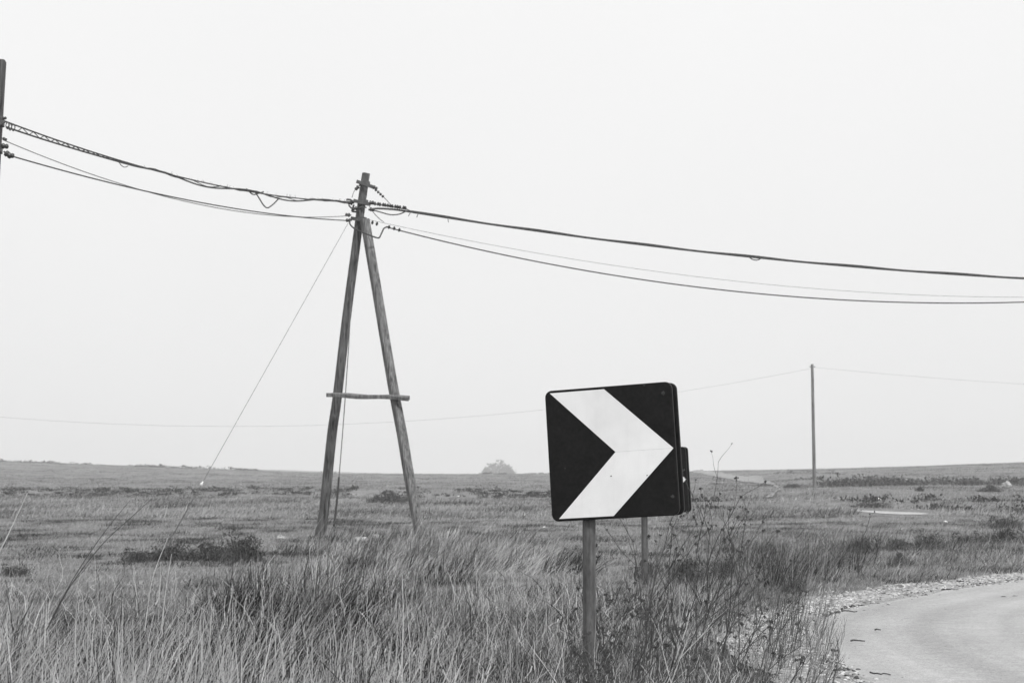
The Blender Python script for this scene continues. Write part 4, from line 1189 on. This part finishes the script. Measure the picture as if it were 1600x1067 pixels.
# ================================================================== STONES AND SMALL THINGS
def ico():
    t = (1 + 5 ** .5) / 2
    v = np.array([(-1, t, 0), (1, t, 0), (-1, -t, 0), (1, -t, 0), (0, -1, t), (0, 1, t), (0, -1, -t), (0, 1, -t), (t, 0, -1), (t, 0, 1), (-t, 0, -1), (-t, 0, 1)]) / math.hypot(1, t)
    f = np.array([(0, 11, 5), (0, 5, 1), (0, 1, 7), (0, 7, 10), (0, 10, 11), (1, 5, 9), (5, 11, 4), (11, 10, 2), (10, 7, 6), (7, 1, 8), (3, 9, 4), (3, 4, 2), (3, 2, 6), (3, 6, 8), (3, 8, 9), (4, 9, 5), (2, 4, 11), (6, 2, 10), (8, 6, 7), (9, 8, 1)])
    return v, f
IV, IF = ico()

def gravel():
    n = 24000
    # along the visible edge
    L = EL[(EL[:, 1] > 5) & (EL[:, 1] < 23)]; t = np.gradient(L, axis=0); t /= np.linalg.norm(t, axis=1)[:, None]
    i = rng.integers(0, len(L), n); off = np.where(U(0, 1, n) < .9, rng.normal(-.26, .11, n), rng.normal(-.1, .25, n)) + .1 * vn(i * .3, i * 0., 12)
    x = L[i, 0] + t[i, 1] * off + rng.normal(0, .05, n); y = L[i, 1] - t[i, 0] * off + rng.normal(0, .12, n)
    s = .004 + .012 * rng.uniform(0, 1, n) ** 3.2
    z = np.maximum(height(x, y) + .012, -.005)
    S = np.stack([s * U(.8, 1.5, n), s * U(.8, 1.5, n), s * U(.5, .9, n)], 1)
    V = IV[None] * S[:, None] * U(.75, 1.2, (n, 12))[..., None]
    a = U(0, 6.28, n); c, sn = np.cos(a)[:, None], np.sin(a)[:, None]
    V = np.stack([V[..., 0] * c - V[..., 1] * sn, V[..., 0] * sn + V[..., 1] * c, V[..., 2]], -1) + np.stack([x, y, z], 1)[:, None]
    F = (IF[None] + (np.arange(n) * 12)[:, None, None]).reshape(-1, 3)
    T = np.repeat(np.where(rng.uniform(0, 1, n) < .26, U(.05, .18, n), U(.24, .66, n)), 12)
    o = link('gravel', fast_mesh('gravel', V.reshape(-1, 3), F, M['gravel'], T)); tag(o, 'loose pale gravel stones along the curved edge of the road', 'gravel', kind='stuff')
M['gravel'] = mat_plant('loose_gravel', 1.0, 0.0, 0)
gravel()

def boulder(p, sx, sy, sz, name, label, cat, m='stone', group=None, sub=1):
    mb = MB(); r = random.Random(hash(label) % 999 if False else int(abs(p.x * 91 + p.y * 37)) + 3)
    v = [Vector(q) for q in IV]; f = [tuple(q) for q in IF]
    mid = {}
    f2 = []
    def mp(a, b):
        k_ = (min(a, b), max(a, b))
        if k_ not in mid: mid[k_] = len(v); v.append(((v[a] + v[b]) / 2).normalized())
        return mid[k_]
    for (a, b, c) in f:
        ab, bc, ca = mp(a, b), mp(b, c), mp(c, a); f2 += [(a, ab, ca), (b, bc, ab), (c, ca, bc), (ab, bc, ca)]
    mb.add([p + Vector((q.x * sx, q.y * sy, q.z * sz + sz * .5)) * 1.0 + Vector((r.uniform(-.24, .24) * sx, r.uniform(-.24, .24) * sy, r.uniform(-.24, .24) * sz)) for q in v], f2)
    o = mb.build(name, M[m], None, off=p); tag(o, label, cat, group); return o

def gpt(px, d):
    x = (px - 800) / FPX * d; return Vector((x, d, H(x, d)))
boulder(gpt(441, 28.0), .07, .06, .05, 'pale_stone', 'pale stone left of the main leg of the A-shaped pole', 'stone')
boulder(gpt(566, 27.6) - Vector((0, 0, .02)), .11, .08, .06, 'pale_stone', 'flat pale stone between the legs of the A-shaped pole', 'stone')
boulder(gpt(588, 27.9) - Vector((0, 0, .03)), .09, .08, .08, 'pale_stone', 'rounded grey stone between the legs, nearer the right leg', 'stone')
b = hit(1573, 763); boulder(b + Vector((0, 0, .04)), .24, .2, .2, 'pale_stone', 'pale boulder at the far right beside a dark heap', 'stone')
for (px, py, s, lb) in ((1418, 752, .16, 'white scrap high on the right-hand rise, left of the boulder'), (1487, 757, .12, 'small white scrap in the grey scrub strip on the right'), (1373, 784, .10, 'small white scrap just above the bare pale strip'),
                        (1477, 820, .05, 'white scrap on the grass below the bare pale strip'), (850, 829, .035, 'tiny white scrap left of the front sign in the field'), (716, 778, .08, 'white scrap on the bank right of the A-shaped pole')):
    p = hit(px, py)
    vs = []; r_ = random.Random(px)
    for q in range(7):
        a = q / 7 * 6.28; vs.append(p + Vector((math.cos(a) * s * r_.uniform(.6, 1.2), math.sin(a) * s * r_.uniform(.6, 1.2), .05 + r_.uniform(0, s))))
    c = p + Vector((0, 0, .05 + s * .9)); nb = len(vs)
    MB_ = MB(); MB_.add(vs + [c], [(q, (q + 1) % nb, nb) for q in range(nb)])
    o = MB_.build('litter_scrap', M['white_cap'], None, off=p); tag(o, lb, 'litter', 'scraps of white litter')

def road_pt(px, py):
    r = ray(px, py); t = (0.012 - EYE) / r[2]; return Vector((r[0] * t, r[1] * t, 0.02))
for (x0, y0, x1, y1, r_, lb) in ((1314, 956, 1339, 957.5, .0065, 'dark stick on the road, nearest the gravel bend'), (1329, 1003, 1351, 1004, .0065, 'dark stick lying in the left part of the road'),
                                 (1299, 1018, 1310, 1019, .009, 'short dark bark piece at the left road edge'), (1495, 909, 1506, 909.5, .008, 'short dark stick near the far gravel edge'), (1360, 1054, 1392, 1057, .005, 'thin dark stick on the gravel at the bottom edge'),
                                 (1367, 985.5, 1377, 986.2, .006, 'tiny thin twig in the middle of the left road half')):
    a, b = road_pt(x0, y0), road_pt(x1, y1); rd = random.Random(x0)
    P = [a.lerp(b, q / 6) + Vector((0, rd.uniform(-.015, .015), rd.uniform(0, .008))) for q in range(7)]
    o = MB().tube(P, lambda t: r_ * (1 - .4 * t), 5).build('stick', M['stem'], None, off=a); tag(o, lb, 'stick', 'sticks lying on the road')
for (px, py, s, lb) in ((1379, 928, .022, 'left one of two dark clods close together on the road, below the gravel bend'), (1391, 929, .018, 'right one of two dark clods close together on the road, below the gravel bend'),
                        (1422, 923, .024, 'dark clod on the road right of the close pair'), (1569, 933, .022, 'dark clod on the road near the right edge, left one of two'), (1586, 932, .022, 'dark clod on the road at the right edge, right one of two'),
                        (1553, 888.5, .06, 'large dark clod on the far gravel edge'), (1569, 890, .035, 'smaller dark clod beside the large one on the far gravel edge'), (1477, 952, .014, 'tiny dark clod alone in the middle of the road'),
                        (1564, 957, .014, 'tiny dark clod on the road below the right-edge pair'), (1310, 1048, .026, 'dark clod on the gravel at the bottom of the road edge'), (1250, 958, .02, 'dark clod in the gravel at the left end of the bend')):
    o = boulder(road_pt(px, py) - Vector((0, 0, .012)), s * 1.3, s, s * .5, 'earth_clod', lb, 'clod', 'clod', 'clods on the road')

# ================================================================== HAZE
def haze():
    mb = MB(); mb.box((0, 390, 6.0), 1340, 1100, 20)
    m = bpy.data.materials.new('haze'); m.use_nodes = True
    n = m.node_tree.nodes; l = m.node_tree.links
    n.remove(n['Principled BSDF'])
    v = n.new('ShaderNodeVolumePrincipled'); v.inputs['Color'].default_value = (.97, .97, .97, 1); v.inputs['Density'].default_value = 0.00095; v.inputs['Anisotropy'].default_value = 0.1
    l.new(v.outputs[0], n['Material Output'].inputs['Volume'])
    o = mb.build('haze', m); o['kind'] = 'stuff'
haze()
